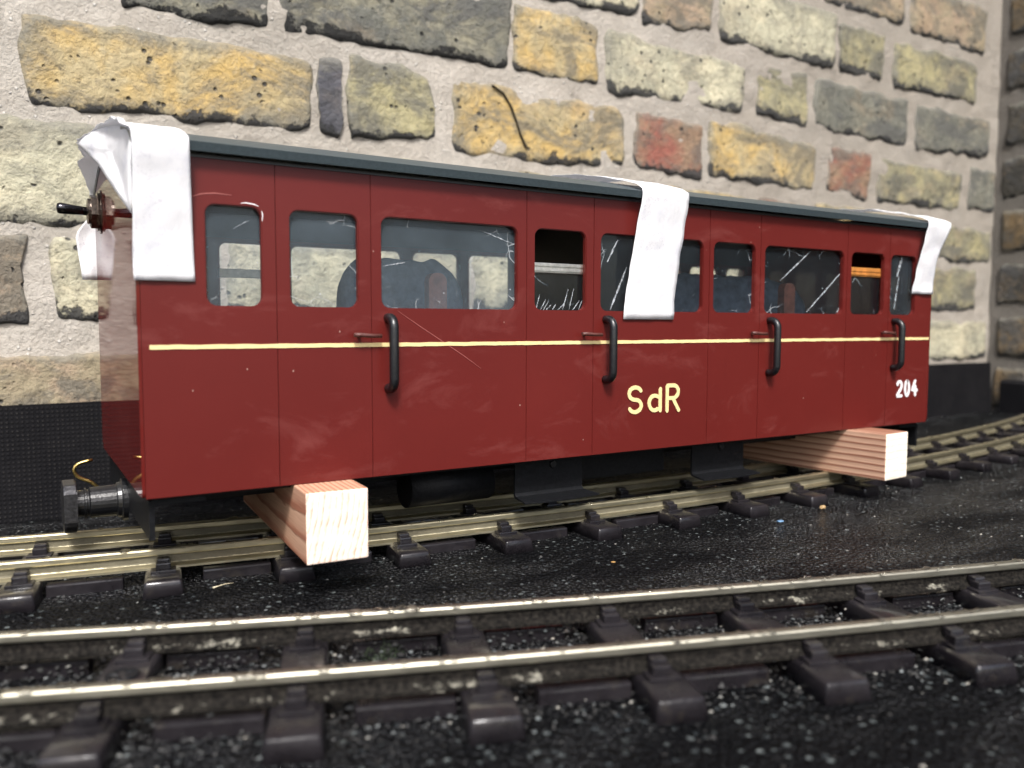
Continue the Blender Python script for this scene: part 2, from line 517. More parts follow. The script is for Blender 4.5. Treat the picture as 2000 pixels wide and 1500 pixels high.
def mat_rail(name, base, dirt_shade_amt, ztop, footd):
    k = NM(name)
    c = k.co('World')
    g = k.n('ShaderNodeNewGeometry')
    z = k.sep(g.outputs['Position'])[2]
    n1 = k.noise(c, 330, 6, 0.75)
    nl = k.noise(k.co('World', scale=(0.25, 0.25, 1)), 300, 3)
    low = k.math('MULTIPLY', k.math('SUBTRACT', ztop, z), 1.0 / 0.00825)     # 0 at the running surface, 1 at the foot
    nb_ = k.noise(k.co('World', scale=(0.5, 0.5, 1)), 70, 5, 0.7)
    band = k.ramp(low, [(0.0, 0.0), (0.30, 0.06), (0.37, 0.8), (0.68, 0.80), (0.78, footd - 0.12), (1.0, footd)])  # web dirt; on the rear rails also paints the groove shadow under the head
    m_ = k.math('ADD', band, k.math('ADD', k.math('MULTIPLY', k.math('SUBTRACT', n1, 0.5), 0.9), k.math('MULTIPLY', k.math('SUBTRACT', nb_, 0.5), 1.3)))
    dirt = k.math('MULTIPLY', k.ramp(m_, [(0.40, 0), (0.56, 1)]), dirt_shade_amt)
    met = k.mix(k.ramp(nl, [(0.35, 0), (0.7, 1)]), tuple(x * 0.72 for x in base), base)
    grime_shade = k.mix(k.ramp(k.noise(c, 700, 4, 0.75), [(0.42, 0), (0.66, 1)]), (0.005, 0.0046, 0.0042), (0.026, 0.023, 0.019))
    col = k.mix(dirt, met, grime_shade)
    k.set(Base_Color=col, Metallic=k.math('SUBTRACT', 1.0, dirt), Roughness=k.math('ADD', 0.46, k.math('MULTIPLY', dirt, 0.4)),
          Normal=k.bump(k.math('ADD', nl, k.math('MULTIPLY', k.math('MULTIPLY', k.noise(c, 900, 3), dirt), 1.6)), 0.3, 0.0008))
    k.l(k.math('MULTIPLY_ADD', dirt, -0.42, 0.5), k.b.inputs['Specular IOR Level'])
    M[name] = k.m


mat_rail('rail_rear', (0.58, 0.525, 0.36), 0.7, -0.0295, 0.22)
mat_rail('rail_front', (0.50, 0.475, 0.385), 1.0, -0.0295, 0.77)


def mat_water():
    k = NM('water_drop')
    k.set(Base_Color=(1, 1, 1), Roughness=0.02)
    k.b.inputs['IOR'].default_value = 1.33
    k.b.inputs['Transmission Weight'].default_value = 1.0
    M['water'] = k.m


mat_water()


def mat_chips():
    k = NM('stone_chip')
    ge = k.n('ShaderNodeNewGeometry')
    c1 = k.ramp(ge.outputs['Random Per Island'], [(0.0, (0.006, 0.006, 0.006)), (0.6, (0.014, 0.0135, 0.0125)), (0.8, (0.045, 0.045, 0.043)), (0.92, (0.13, 0.145, 0.145)), (1.0, (0.30, 0.28, 0.24))])
    k.set(Base_Color=c1, Roughness=0.55)
    M['chips'] = k.m


mat_chips()


# ------------------------------------------------------------------ mesh helpers (coordinates in carriage lengths)
class MB:
    def __init__(self):
        self.v, self.f, self.s = [], [], []

    def add(self, vs, fs, smooth=False):
        o = len(self.v)
        self.v += [tuple(p) for p in vs]
        self.f += [tuple(i + o for i in q) for q in fs]
        self.s += [smooth] * len(fs)
        return self

    def box(self, a, b, ch=0.0):
        x0, y0, z0 = a
        x1, y1, z1 = b
        if ch <= 0:
            return self.add([(x, y, z) for z in (z0, z1) for y in (y0, y1) for x in (x0, x1)],
                            [(0, 2, 3, 1), (4, 5, 7, 6), (0, 1, 5, 4), (2, 6, 7, 3), (0, 4, 6, 2), (1, 3, 7, 5)])
        bm = bmesh.new()
        bmesh.ops.create_cube(bm, size=1)
        for v in bm.verts:
            v.co = Vector(((x0 + x1) / 2 + v.co.x * (x1 - x0), (y0 + y1) / 2 + v.co.y * (y1 - y0), (z0 + z1) / 2 + v.co.z * (z1 - z0)))
        bmesh.ops.bevel(bm, geom=bm.edges[:], offset=ch, segments=2, affect='EDGES', profile=0.6)
        bm.verts.index_update()
        self.add([v.co[:] for v in bm.verts], [[v.index for v in f.verts] for f in bm.faces])
        bm.free()
        return self

    def tube(self, pts, r, n=12, cap=True):
        pts = [Vector(p) for p in pts]
        rs = r if isinstance(r, (list, tuple)) else [r] * len(pts)
        t0 = (pts[1] - pts[0]).normalized()
        up = Vector((0, 0, 1)) if abs(t0.z) < 0.9 else Vector((1, 0, 0))
        nrm = (up - t0 * up.dot(t0)).normalized()
        vs, fs = [], []
        for i, p in enumerate(pts):
            t = ((pts[min(i + 1, len(pts) - 1)] - pts[i]).normalized() + (pts[i] - pts[max(i - 1, 0)]).normalized()).normalized()
            nrm = (nrm - t * nrm.dot(t)).normalized()
            b = t.cross(nrm)
            for j in range(n):
                a = 2 * math.pi * j / n
                vs.append(p + (nrm * math.cos(a) + b * math.sin(a)) * rs[i])
        for i in range(len(pts) - 1):
            for j in range(n):
                k = (j + 1) % n
                fs.append((i * n + j, i * n + k, (i + 1) * n + k, (i + 1) * n + j))
        self.add(vs, fs, True)
        if cap:
            o = len(self.v) - len(vs)
            self.f += [tuple(o + j for j in range(n))[::-1], tuple(o + (len(pts) - 1) * n + j for j in range(n))]
            self.s += [False, False]
        return self

    def prism(self, poly, axis, a, b):
        """poly: 2D points in the two remaining axes (in x<y<z order), swept from a to b along axis"""
        n = len(poly)

        def pt(p, t):
            q = list(p)
            q.insert(axis, t)
            return tuple(q)
        vs = [pt(p, a) for p in poly] + [pt(p, b) for p in poly]
        fs = [tuple(range(n))[::-1], tuple(range(n, 2 * n))] + [(i, (i + 1) % n, n + (i + 1) % n, n + i) for i in range(n)]
        return self.add(vs, fs)

    def build(self, name, mat, parent=None, loc=(0, 0, 0), rot=0.0, recalc=True, world=True):
        """world=True: coordinates are absolute; else relative to loc/rot (and to the parent)"""
        me = bpy.data.meshes.new(name)
        L = Vector(loc)
        vs = [(Vector(p) - L) * S if world else Vector(p) * S for p in self.v]
        me.from_pydata(vs, [], self.f)
        me.polygons.foreach_set('use_smooth', self.s)
        if recalc:
            bm = bmesh.new()
            bm.from_mesh(me)
            bmesh.ops.recalc_face_normals(bm, faces=bm.faces[:])
            bm.to_mesh(me)
            bm.free()
        me.materials.append(M[mat])
        return link(name, me, parent, L, rot, world)


def link(name, me, parent=None, loc=(0, 0, 0), rot=0.0, world=True):
    o = bpy.data.objects.new(name, me)
    COL.objects.link(o)
    o.location = Vector(loc) * S
    o.rotation_euler = (0, 0, rot)
    if parent is not None:
        o.parent = parent
        if world:
            mi = Matrix.Translation(parent_world(parent)).inverted()
            o.matrix_parent_inverse = mi
    return o


def parent_world(p):
    return Vector(p.get('_w', (0, 0, 0)))


def empty(name, loc, label, cat, group=None):
    e = bpy.data.objects.new(name, None)
    e.empty_display_size = 0.02
    COL.objects.link(e)
    e.location = Vector(loc) * S
    e['_w'] = [c * S for c in loc]
    tag(e, label, cat, group)
    return e


def tag(o, label=None, cat=None, group=None, kind=None):
    for k, v in (('label', label), ('category', cat), ('group', group), ('kind', kind)):
        if v:
            o[k] = v
    return o


def fn(x, y, z, s=1.0):
    return noise.noise(Vector((x * s, y * s, z * s)))


# ------------------------------------------------------------------ ground
YW = 0.52           # face of the brick wall
XC = 2.105          # corner with the return wall


def gz(x, y):
    z = -0.0885
    if y > 0.27:
        t = min(1, (y - 0.27) / 0.25)
        fall = 0.024 - 0.024 * max(0, min(1, x / 1.9))
        z -= t * fall
    if abs(x) < 4 and abs(y) < 3:
        z += 0.0011 * fn(x, y, 0, 9) + 0.0006 * fn(x, y, 3, 40)
    return z


def axis_vals(lo, hi, step, outs):
    a = [lo + step * i for i in range(int((hi - lo) / step) + 1)]
    return sorted([lo - d for d in outs] + a + [a[-1] + d for d in outs])


outs = [0.1, 0.4, 1.0, 2.5, 6, 15, 40, 120]
gx = axis_vals(-0.5, 2.3, 0.0115, outs)
gy = axis_vals(-0.75, 0.62, 0.0115, outs)
g = MB()
ny = len(gy)
g.v = [(x, y, gz(x, y)) for x in gx for y in gy]
g.f = [(i * ny + j, (i + 1) * ny + j, (i + 1) * ny + j + 1, i * ny + j + 1) for i in range(len(gx) - 1) for j in range(ny - 1)]
g.s = [True] * len(g.f)
tag(g.build('ground', 'ground', recalc=False), kind='structure')

# ------------------------------------------------------------------ brick walls
WTOP = 4.6          # 2.3 m
wall = empty('brick_wall', (1.0, YW, -0.1), 'weathered yellow stock brick wall with pale mortar behind the red carriage', 'wall')
DEEP = 0.46


def mortar_sheet(parent, to3, u0, u1, z0, z1, fine_u, fine_z, step, thick_dir, mat='mortar'):
    """front face as a lumpy grid, closed by a plain slab behind"""
    us = sorted(set([u0, u1] + [fine_u[0] + step * i for i in range(int((fine_u[1] - fine_u[0]) / step) + 1)]))
    zs = sorted(set([z0, z1] + [fine_z[0] + step * i for i in range(int((fine_z[1] - fine_z[0]) / step) + 1)]))
    b = MB()
    nz = len(zs)
    for u in us:
        for z in zs:
            d = 0.0042 * fn(u, 5, z, 13) + 0.0026 * fn(u, 9, z, 34) + 0.0012 * fn(u, 2, z, 80)
            b.v.append(to3(u, z, d))
    b.f = [(i * nz + j, (i + 1) * nz + j, (i + 1) * nz + j + 1, i * nz + j + 1) for i in range(len(us) - 1) for j in range(nz - 1)]
    b.s = [True] * len(b.f)
    n0 = len(b.v)
    c = [to3(u, z, thick_dir) for u, z in ((u0, z0), (u1, z0), (u1, z1), (u0, z1))]
    f_ = [to3(u, z, 0.006) for u, z in ((u0, z0), (u1, z0), (u1, z1), (u0, z1))]
    b.add(c + f_, [(0, 1, 2, 3), (0, 1, 5, 4), (1, 2, 6, 5), (2, 3, 7, 6), (3, 0, 4, 7)])
    return b.build('mortar', mat, parent, recalc=False)


def wall3(u, z, d):
    return (u, YW + 0.004 + d, z)


def ret3(u, z, d):          # return wall: u runs along y, its face looks towards -x
    return (XC + 0.004 + d, u, z)


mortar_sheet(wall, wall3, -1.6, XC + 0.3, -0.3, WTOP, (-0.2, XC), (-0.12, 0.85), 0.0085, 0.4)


def brick_mesh(quad, to3, seed, nx=34, nz=15, proud=0.0045, rough=1.0):
    """quad: four (u, z) corners TL TR BR BL; a rounded, worn brick face standing proud of the mortar"""
    TL, TR, BR, BL = [Vector((p[0], p[1], 0)) for p in quad]
    vs, ed, lo = [], [], []
    for j in range(nz + 1):
        for i in range(nx + 1):
            a, b = i / nx, j / nz
            # denser rows near the rim
            a = a + 0.09 * math.sin(2 * math.pi * a) * -1
            b = b + 0.09 * math.sin(2 * math.pi * b) * -1
            # pull the corners in
            ca, cb = 2 * a - 1, 2 * b - 1
            q = (abs(ca) ** 6 + abs(cb) ** 6)
            k = 1 - 0.055 * max(0, min(q - 0.9, 1.1))
            ca, cb = ca * k, cb * (1 - 0.05 * max(0, min(q - 0.9, 1.1)))
            a2, b2 = (ca + 1) / 2, (cb + 1) / 2
            p = (TL * (1 - a2) + TR * a2) * (1 - b2) + (BL * (1 - a2) + BR * a2) * b2
            u, z = p.x, p.y
            rim = min(a, 1 - a, 10) * 3.0
            rimz = min(b, 1 - b)
            e = min(min(a, 1 - a) * 3.1, rimz * 1.0)      # 0 at the rim .. 0.5 in the middle
            wob = 0.0075 * rough * (1 - min(1, e * 3))
            du = wob * (fn(u, seed, z, 22) + 0.6 * fn(u, seed, z, 61))
            dz_ = wob * 1.3 * (fn(u, seed + 7, z, 19) + 0.6 * fn(u, seed + 3, z, 57))
            u += du
            z += dz_
            prof = 1 - max(0, 1 - e / 0.09) ** 2.4
            d = 0.009 - (proud + 0.009) * prof + 0.003 * fn(seed * 5.1, 0, 0, 1) + 0.004 * fn(seed, 3, 0, 1) * (a - 0.5)
            d += rough * prof * (0.0032 * fn(u, seed * 1.3, z, 17) + 0.0016 * fn(u, seed, z, 55))
            if b > 0.8:
                d += 0.003 * rough * (b - 0.8) / 0.2 * (0.5 + fn(u, seed, 1, 20))
            vs.append(to3(u, z, d))
            # soot clings to the rims, most of all along the lower edge
            ed.append(min(1.0, e * 2.4))
            lo.append(max(0.0, 1 - (1 - b) / 0.42) + 0.25 * max(0, 1 - min(a, 1 - a) / 0.06))
    n1 = nx + 1
    fs = [(j * n1 + i, j * n1 + i + 1, (j + 1) * n1 + i + 1, (j + 1) * n1 + i) for j in range(nz) for i in range(nx)]
    return vs, fs, ed, lo


def add_brick(parent, quad, to3, mat, seed, **kw):
    vs, fs, ed, lo = brick_mesh(quad, to3, seed, **kw)
    b = MB()
    b.add(vs, fs, True)
    c = sum((Vector(v) for v in vs), Vector()) / len(vs)
    o = b.build('brick', mat, parent, loc=c, recalc=False)
    at = o.data.attributes.new('edge', 'FLOAT', 'POINT')
    at.data.foreach_set('value', ed)
    at = o.data.attributes.new('low', 'FLOAT', 'POINT')
    at.data.foreach_set('value', lo)
    return o


Y_, O_, P_, G_, RD, PK, BU = 'br_yellow', 'br_olive', 'br_pale', 'br_grey', 'br_red', 'br_pink', 'br_burnt'
PB = [  # photo corners TL, TR, BR, BL of the bricks that can be told apart
    (P_, (1050, -130, 1245, -75, 1243, 26, 1058, -12)), (PK, (1262, -80, 1392, -45, 1388, 60, 1262, 38)),
    (P_, (1412, -38, 1634, 30, 1630, 132, 1413, 74)), (O_, (1645, 50, 1726, 70, 1720, 150, 1645, 135)),
    (O_, (1750, 85, 1908, 130, 1905, 197, 1748, 165)), (O_, (1480, -100, 1590, -72, 1594, -16, 1482, -44)),
    (PK, (1612, -78, 1764, -30, 1766, 44, 1612, -4)), (PK, (1783, -20, 1928, 22, 1922, 103, 1780, 55)),
    ('br_sooty', (235, -120, 520, -80, 515, 50, 250, 10)), ('br_sooty', (547, -92, 1000, -12, 988, 128, 552, 54)),
    (Y_, (1010, 8, 1161, 52, 1164, 162, 1012, 133)), (P_, (1190, 60, 1456, 136, 1449, 213, 1190, 173)),
    (O_, (1484, 133, 1573, 146, 1574, 240, 1485, 222)), (G_, (1598, 160, 1772, 200, 1770, 282, 1594, 243)),
    (G_, (1794, 206, 1932, 240, 1930, 302, 1792, 288)),
    (Y_, (40, 32, 600, 120, 608, 248, 62, 192)), (BU, (630, 122, 656, 118, 658, 258, 632, 254)),
    (O_, (686, 112, 830, 152, 850, 262, 690, 264)), (Y_, (884, 158, 1212, 214, 1220, 325, 890, 292)),
    (RD, (1250, 222, 1370, 250, 1366, 347, 1246, 318)), (Y_, (1390, 236, 1592, 290, 1590, 367, 1388, 342)),
    (RD, (1624, 288, 1700, 302, 1692, 386, 1622, 369)), (O_, (1722, 312, 1880, 342, 1873, 407, 1716, 388)),
    (G_, (1900, 332, 1940, 340, 1940, 412, 1896, 404)),
    (P_, (-40, 232, 420, 280, 420, 436, -40, 428)), (P_, (440, 290, 640, 312, 640, 440, 440, 436)), (P_, (660, 314, 990, 345, 990, 450, 660, 440)),
    (Y_, (1018, 342, 1290, 380, 1290, 462, 1018, 446)),
    (Y_, (1306, 368, 1462, 392, 1462, 470, 1306, 462)), (RD, (1486, 390, 1574, 404, 1574, 482, 1486, 474)),
    (Y_, (1598, 402, 1806, 430, 1806, 500, 1598, 486)), (O_, (1836, 444, 1934, 456, 1932, 512, 1836, 505)),
    (PK, (-130, 462, 36, 470, 38, 632, -130, 640)), (P_, (110, 470, 420, 478, 420, 618, 118, 620)),
    (P_, (450, 480, 900, 500, 900, 606, 450, 618)), (P_, (930, 500, 1240, 510, 1240, 600, 930, 604)), (P_, (1270, 510, 1440, 516, 1440, 596, 1270, 600)),
    (Y_, (1470, 516, 1710, 524, 1710, 600, 1470, 598)), (O_, (1738, 522, 1906, 530, 1904, 604, 1738, 604)),
    (PK, (-90, 706, 320, 696, 320, 800, -90, 812)), (P_, (350, 694, 800, 680, 800, 770, 350, 798)), (O_, (830, 680, 1200, 668, 1200, 740, 830, 766)),
    (Y_, (1230, 664, 1560, 652, 1560, 722, 1230, 740)), (Y_, (1590, 648, 1760, 642, 1760, 706, 1590, 720)), (P_, (1786, 636, 1936, 632, 1936, 694, 1786, 704)),
]
used = []
for i, (mt, q) in enumerate(PB):
    quad = []
    for k in range(4):
        h = HIT(q[2 * k], q[2 * k + 1], 1, YW)
        gx_, gz_ = (-0.0085, 0.0085, 0.0085, -0.0085)[k], (0.0098, 0.0098, -0.0098, -0.0098)[k]
        quad.append((min(h.x + gx_, XC - 0.004), h.z + gz_))
    add_brick(wall, quad, wall3, mt, i * 3.7 + 1)
    used.append((min(p[0] for p in quad), max(p[0] for p in quad), sum(p[1] for p in quad) / 4))

cb = MB()
ct = [HIT(px, py, 1, YW - 0.0042) for px, py in ((964, 166), (985, 182), (1000, 208), (1010, 236), (1018, 262), (1030, 288))]
vs, fs = [], []
for i, p in enumerate(ct):
    wd = 0.0008 + 0.0008 * (i == 5)
    for dx, dy in ((-wd, 0), (wd, 0), (wd, 0.006), (-wd, 0.006)):
        vs.append((p.x + dx, p.y + dy, p.z))
for i in range(len(ct) - 1):
    for j in range(4):
        fs.append((i * 4 + j, i * 4 + (j + 1) % 4, i * 4 + 4 + (j + 1) % 4, i * 4 + 4 + j))
fs += [(0, 1, 2, 3), tuple(len(vs) - 4 + j for j in range(4))]
cb.add(vs, fs)
cb.build('crack', 'crack', wall, loc=ct[0])

# the courses go on beyond the frame
rows = sorted({round(u[2] / 0.137) for u in used})
mats_mix = [Y_, O_, P_, G_, Y_, O_, PK, RD, P_, Y_]
pitch = 0.1345
zc0 = 0.352          # middle of the course with the long yellow brick at x about 0


def fill_rows(parent, to3, u0, u1, r0, r1, taken, mats, seed, maxn=400, slope=0.0):
    rg = random.Random(seed)
    n = 0
    for r in range(r0, r1):
        zc = zc0 + r * pitch
        u = u0 + rg.uniform(0, 0.2)
        while u < u1 and n < maxn:
            ln = rg.choice([0.39, 0.39, 0.18, 0.39, 0.18])
            a, b = u + 0.012, min(u + ln - 0.012, u1 - 0.01)
            u += ln
            if b - a < 0.05:
                continue
            if any(a < t[1] + 0.01 and b > t[0] - 0.01 and abs(zc + slope * (a + b) / 2 - t[2]) < pitch * 0.8 for t in taken):
                continue
            h = pitch * 0.5 - 0.013
            s0, s1 = slope * a, slope * b
            q = [(a, zc + h + s0 + rg.uniform(-.004, .004)), (b, zc + h + s1 + rg.uniform(-.004, .004)), (b, zc - h + s1 + rg.uniform(-.004, .004)), (a, zc - h + s0 + rg.uniform(-.004, .004))]
            if q[2][1] < -0.16:
                continue
            add_brick(parent, q, to3, rg.choice(mats), seed + n * 2.3, nx=10, nz=6)
            n += 1
    return n


fill_rows(wall, wall3, -1.2, XC - 0.01, -3, 9, used, mats_mix, 11, slope=0.02)

ret = empty('brick_wall', (XC, 0.2, -0.1), 'dark dirty brick return wall meeting the yellow wall at the corner', 'wall')
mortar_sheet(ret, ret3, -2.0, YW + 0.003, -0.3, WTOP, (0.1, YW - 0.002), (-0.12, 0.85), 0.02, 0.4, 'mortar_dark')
rg = random.Random(5)
for r in range(-3, 6):
    zc = 0.33 + r * pitch + 0.045
    u = YW - 0.008
    first = True
    while u > -0.5:
        ln = (0.10 if r % 2 else 0.21) if first else rg.choice([0.39, 0.39, 0.19])
        first = False
        a, b = u - ln + 0.012, u - 0.008
        u -= ln
        h = pitch * 0.5 - 0.011
        if zc - h < -0.1:
            continue
        add_brick(ret, [(a, zc + h), (b, zc + h), (b, zc - h), (a, zc - h)], ret3, rg.choice(['br_shade', 'br_shade', 'br_dirty_y']), 300 + r * 11 + u * 7, nx=14, nz=8)

# ------------------------------------------------------------------ black felt board along the foot of the wall
fb = MB()
xs = [-0.9 + 0.03 * i for i in range(int((2.083 + 0.9) / 0.03) + 1)] + [2.083]
top, bot = [], []
for x in xs:
    zt = 0.0335 + 0.0055 * max(0, min(1, x / 2.0)) + 0.0012 * fn(x, 0, 0, 6)
    bow = 0.002 * fn(x, 2, 0, 5)
    top.append((x, YW - 0.019 + bow * 0.4, zt))
    bot.append((x, YW - 0.030 + bow, -0.16))
n = len(xs)
vs = bot + top + [(p[0], p[1] + 0.009, p[2]) for p in top] + [(p[0], p[1] + 0.009, p[2]) for p in bot]
fs = []
for i in range(n - 1):
    for k in range(3):
        fs.append((k * n + i, k * n + i + 1, (k + 1) * n + i + 1, (k + 1) * n + i))
fs += [(0, n, 2 * n, 3 * n), (n - 1, 2 * n - 1, 3 * n - 1, 4 * n - 1)]
fb.add(vs, fs)
tag(fb.build('felt_board', 'felt', loc=(0.5, YW - 0.03, -0.1)), 'long black woven felt board standing against the foot of the yellow brick wall', 'board')
fb = MB()
fb.add([], [])
ys = [-0.5 + 0.04 * i for i in range(25)] + [0.47]
prof = [(-0.030, -0.14), (-0.030, -0.012), (-0.022, -0.004), (-0.014, -0.004), (-0.014, -0.14)]
vs = [(XC + px + 0.002 * fn(y, k, 0, 8), y, pz + (0.003 * fn(y, 1, k, 9) if pz > -0.1 else 0)) for y in ys for k, (px, pz) in enumerate(prof)]
fs = [(i * 5 + k, i * 5 + (k + 1) % 5, (i + 1) * 5 + (k + 1) % 5, (i + 1) * 5 + k) for i in range(len(ys) - 1) for k in range(5)]
fs += [tuple(range(5)), tuple((len(ys) - 1) * 5 + k for k in range(5))]
fb.add(vs, fs)
tag(fb.build('felt_board', 'felt', loc=(XC - 0.03, 0.2, -0.1)), 'low black felt strip along the foot of the dark return wall', 'board')

# ------------------------------------------------------------------ tracks
RAILTOP = -0.059
GAUGE = 0.089
PITCH = 0.1045
RH = 0.0165


def track(name, label, xv, yv, kcurv, s0, s1, smin, smax, railmat, drops_near):
    """arc through vertex (xv, yv), centre on the +y side; sleepers at s0 + i*PITCH"""
    Rr = 1 / kcurv
    cx, cy = xv, yv + Rr

    def at(s, off, z):      # off > 0 towards the camera
        a = s / Rr
        return (cx + (Rr + off) * math.sin(a), cy - (Rr + off) * math.cos(a), z)
    root = empty(name, at((smin + smax) / 2, 0, -0.0885), label, 'track', 'model railway tracks on the black ground')
    prof = [(-0.0030, 0.0), (0.0, 0.0003), (0.0030, 0.0), (0.0039, -0.0010), (0.0039, -0.0046), (0.0034, -0.0054), (0.0014, -0.0062), (0.0014, -0.0112), (0.0024, -0.0124),
            (0.0072, -0.0146), (0.0072, -RH), (-0.0072, -RH), (-0.0072, -0.0146), (-0.0024, -0.0124), (-0.0014, -0.0112), (-0.0014, -0.0062), (-0.0034, -0.0054), (-0.0039, -0.0046), (-0.0039, -0.0010)]
    np_ = len(prof)
    rg = random.Random(int(xv * 100))
    for side in (1, -1):
        b = MB()
        N = int((smax - smin) / 0.02)
        vs = []
        for i in range(N + 1):
            s = smin + (smax - smin) * i / N
            for po, pz in prof:
                vs.append(at(s, side * GAUGE / 2 + po, RAILTOP + pz))
        fs = [(i * np_ + k, i * np_ + (k + 1) % np_, (i + 1) * np_ + (k + 1) % np_, (i + 1) * np_ + k) for i in range(N) for k in range(np_)]
        fs += [tuple(range(np_)), tuple(N * np_ + k for k in range(np_))]
        b.add(vs, fs)
        rail = b.build('rail', railmat, root, loc=at((smin + smax) / 2, side * GAUGE / 2, RAILTOP))
        # rain drops sitting on the rail head
        d = MB()
        for _ in range(drops_near):
            s = rg.uniform(*((-0.85, 0.9) if smin > -2 else (-3.0, -2.15)))
            r = 0.0031 * rg.uniform(0.35, 1.0) ** 2 * (1.5 if rg.random() < 0.12 else 1.0)
            o_ = rg.uniform(-0.0026, 0.003)
            c0 = Vector(at(s, side * GAUGE / 2 + o_, RAILTOP - 0.0002))
            vs, fs = [c0 + Vector((0, 0, r * 0.62))], []
            for ring, (rr, hh) in enumerate(((0.62, 0.47), (0.95, 0.2), (1.0, 0.0))):
                for j in range(8):
                    a = j * math.pi / 4
                    vs.append(c0 + Vector((math.cos(a) * rr * r * 1.15, math.sin(a) * rr * r * 1.15, hh * r)))
            fs = [(0, 1 + j, 1 + (j + 1) % 8) for j in range(8)]
            for ring in range(2):
                for j in range(8):
                    p, q = 1 + ring * 8 + j, 1 + ring * 8 + (j + 1) % 8
                    fs.append((p, p + 8, q + 8, q))
            fs.append(tuple(17 + j for j in range(8)))
            d.add(vs, fs, True)
        do = d.build('rain_drops', 'water', rail, loc=at((smin + smax) / 2, side * GAUGE / 2, RAILTOP))
        do.matrix_parent_inverse = Matrix.Identity(4)
        do.location = (0, 0, 0)
        do['kind'] = 'stuff'
    # one sleeper with its four rail chairs, then copies
    W2, HL, ZT = 0.0165, 0.090, RAILTOP - RH
    zb = -0.0925
    sm = MB()
    bm = bmesh.new()
    bmesh.ops.create_cube(bm, size=1)
    for v in bm.verts:
        up = v.co.z > 0
        v.co = Vector((v.co.x * 2 * W2 * (0.86 if up else 1.0), v.co.y * 2 * HL * (0.97 if up else 1.0), ZT if up else zb))
    bmesh.ops.bevel(bm, geom=[e for e in bm.edges if (e.verts[0].co.z + e.verts[1].co.z) / 2 > -0.088], offset=0.0022, segments=2, affect='EDGES', profile=0.6)
    bmesh.ops.subdivide_edges(bm, edges=[e for e in bm.edges if abs(e.verts[0].co.y - e.verts[1].co.y) > 0.05], cuts=10)
    for v in bm.verts:
        if v.co.z > -0.085:
            v.co.z += 0.0006 * fn(v.co.x, v.co.y, 0, 60)
    bm.verts.index_update()
    sv, sf = [v.co[:] for v in bm.verts], [[v.index for v in f.verts] for f in bm.faces]
    bm.free()
    sm.add(sv, sf, True)
    ch = MB()           # chair: base plate, clip body, rounded jaw over the rail foot
    ch.box((-0.0100, 0.0035, -0.0168), (0.0100, 0.0195, -0.0146), 0.0006)
    ch.box((-0.0060, 0.0048, -0.0155), (0.0060, 0.0152, -0.0092), 0.0014)
    ch.box((-0.0052, 0.0018, -0.0124), (0.0052, 0.0105, -0.0066), 0.0016)
    sme = cme = None
    i0, i1 = math.ceil((smin - s0) / PITCH), math.floor((smax - s0) / PITCH)
    spacer_me = None
    for i in range(i0, i1 + 1):
        s = s0 + i * PITCH
        a = s / Rr
        p = at(s, 0, 0)
        if sme is None:
            so = sm.build('sleeper', 'sleeper', root, loc=p, rot=a, world=False)
            so.matrix_parent_inverse = Matrix.Translation(parent_world(root)).inverted()
            sme = so.data
        else:
            so = link('sleeper', sme, root, p, a)
        for side in (1, -1):
            for inner in (1, -1):
                # local y points away from the camera, so the camera side rail lies at -GAUGE/2
                yl = -side * GAUGE / 2
                if cme is None:
                    co = ch.build('chair', 'sleeper', so, loc=(0, yl, RAILTOP), rot=0 if inner > 0 else math.pi, world=False)
                    cme = co.data
                else:
                    co = link('chair', cme, so, (0, yl, RAILTOP), 0 if inner > 0 else math.pi, world=False)
            # moulded web strips joining the sleepers under the rails
            if i < i1:
                gap = rg.uniform(0.010, 0.020)
                L_ = PITCH - 2 * W2 - gap
                if spacer_me is None:
                    sp = MB()
                    sp.box((-0.5 * (PITCH - 2 * W2 - 0.014), -0.0055, -0.0925), (0.5 * (PITCH - 2 * W2 - 0.014), 0.0055, -0.0792), 0.0016)
                    spo = sp.build('web_strip', 'sleeper', root, loc=at(s + PITCH / 2, side * (GAUGE / 2 + 0.004), 0), rot=(s + PITCH / 2) / Rr, world=False)
                    spo.matrix_parent_inverse = Matrix.Translation(parent_world(root)).inverted()
                    spacer_me = spo.data
                else:
                    link('web_strip', spacer_me, root, at(s + PITCH / 2 - 0.007 * rg.choice((1, -1)), side * (GAUGE / 2 + 0.004), 0), (s + PITCH / 2) / Rr)
    return at


REAR = (0.68607, 0.0705, 0.24077)
FRONT = (2.76423, -0.66928, 0.12791)
at_r = track('railway_track', 'brass railed model track curving away under the red carriage', *REAR, -0.4506, 0, -1.5, 1.75, 'rail_rear', 170)
at_f = track('railway_track', 'dirty silver railed model track crossing the open ground in front of the wooden blocks', *FRONT, -2.7593, 0, -3.4, -1.55, 'rail_front', 230)

# screw fixing a sleeper of the front track
sc = at_f(-2.8638, -0.0065, 0)
zt = RAILTOP - RH + 0.0004
b = MB()
N = 24
prof = [(0.0, 0.0006), (0.0055, 0.0011), (0.0088, 0.0010), (0.0098, 0.0002), (0.0098, -0.003)]
vs, fs = [], []
for r_, h_ in prof[1:]:
    for j in range(N):
        a = 2 * math.pi * j / N
        cross = (r_ < 0.006 and (abs(math.cos(a)) > 0.93 or abs(math.sin(a)) > 0.93))
        vs.append((sc[0] + r_ * math.cos(a), sc[1] + r_ * math.sin(a), zt + h_ - (0.0016 if cross else 0)))
vs.append((sc[0], sc[1], zt - 0.001))
for k in range(3):
    for j in range(N):
        q = (j + 1) % N
        fs.append((k * N + j, k * N + q, (k + 1) * N + q, (k + 1) * N + j))
fs += [(4 * N, j, (j + 1) % N) for j in range(N)]
b.add(vs, fs, False)
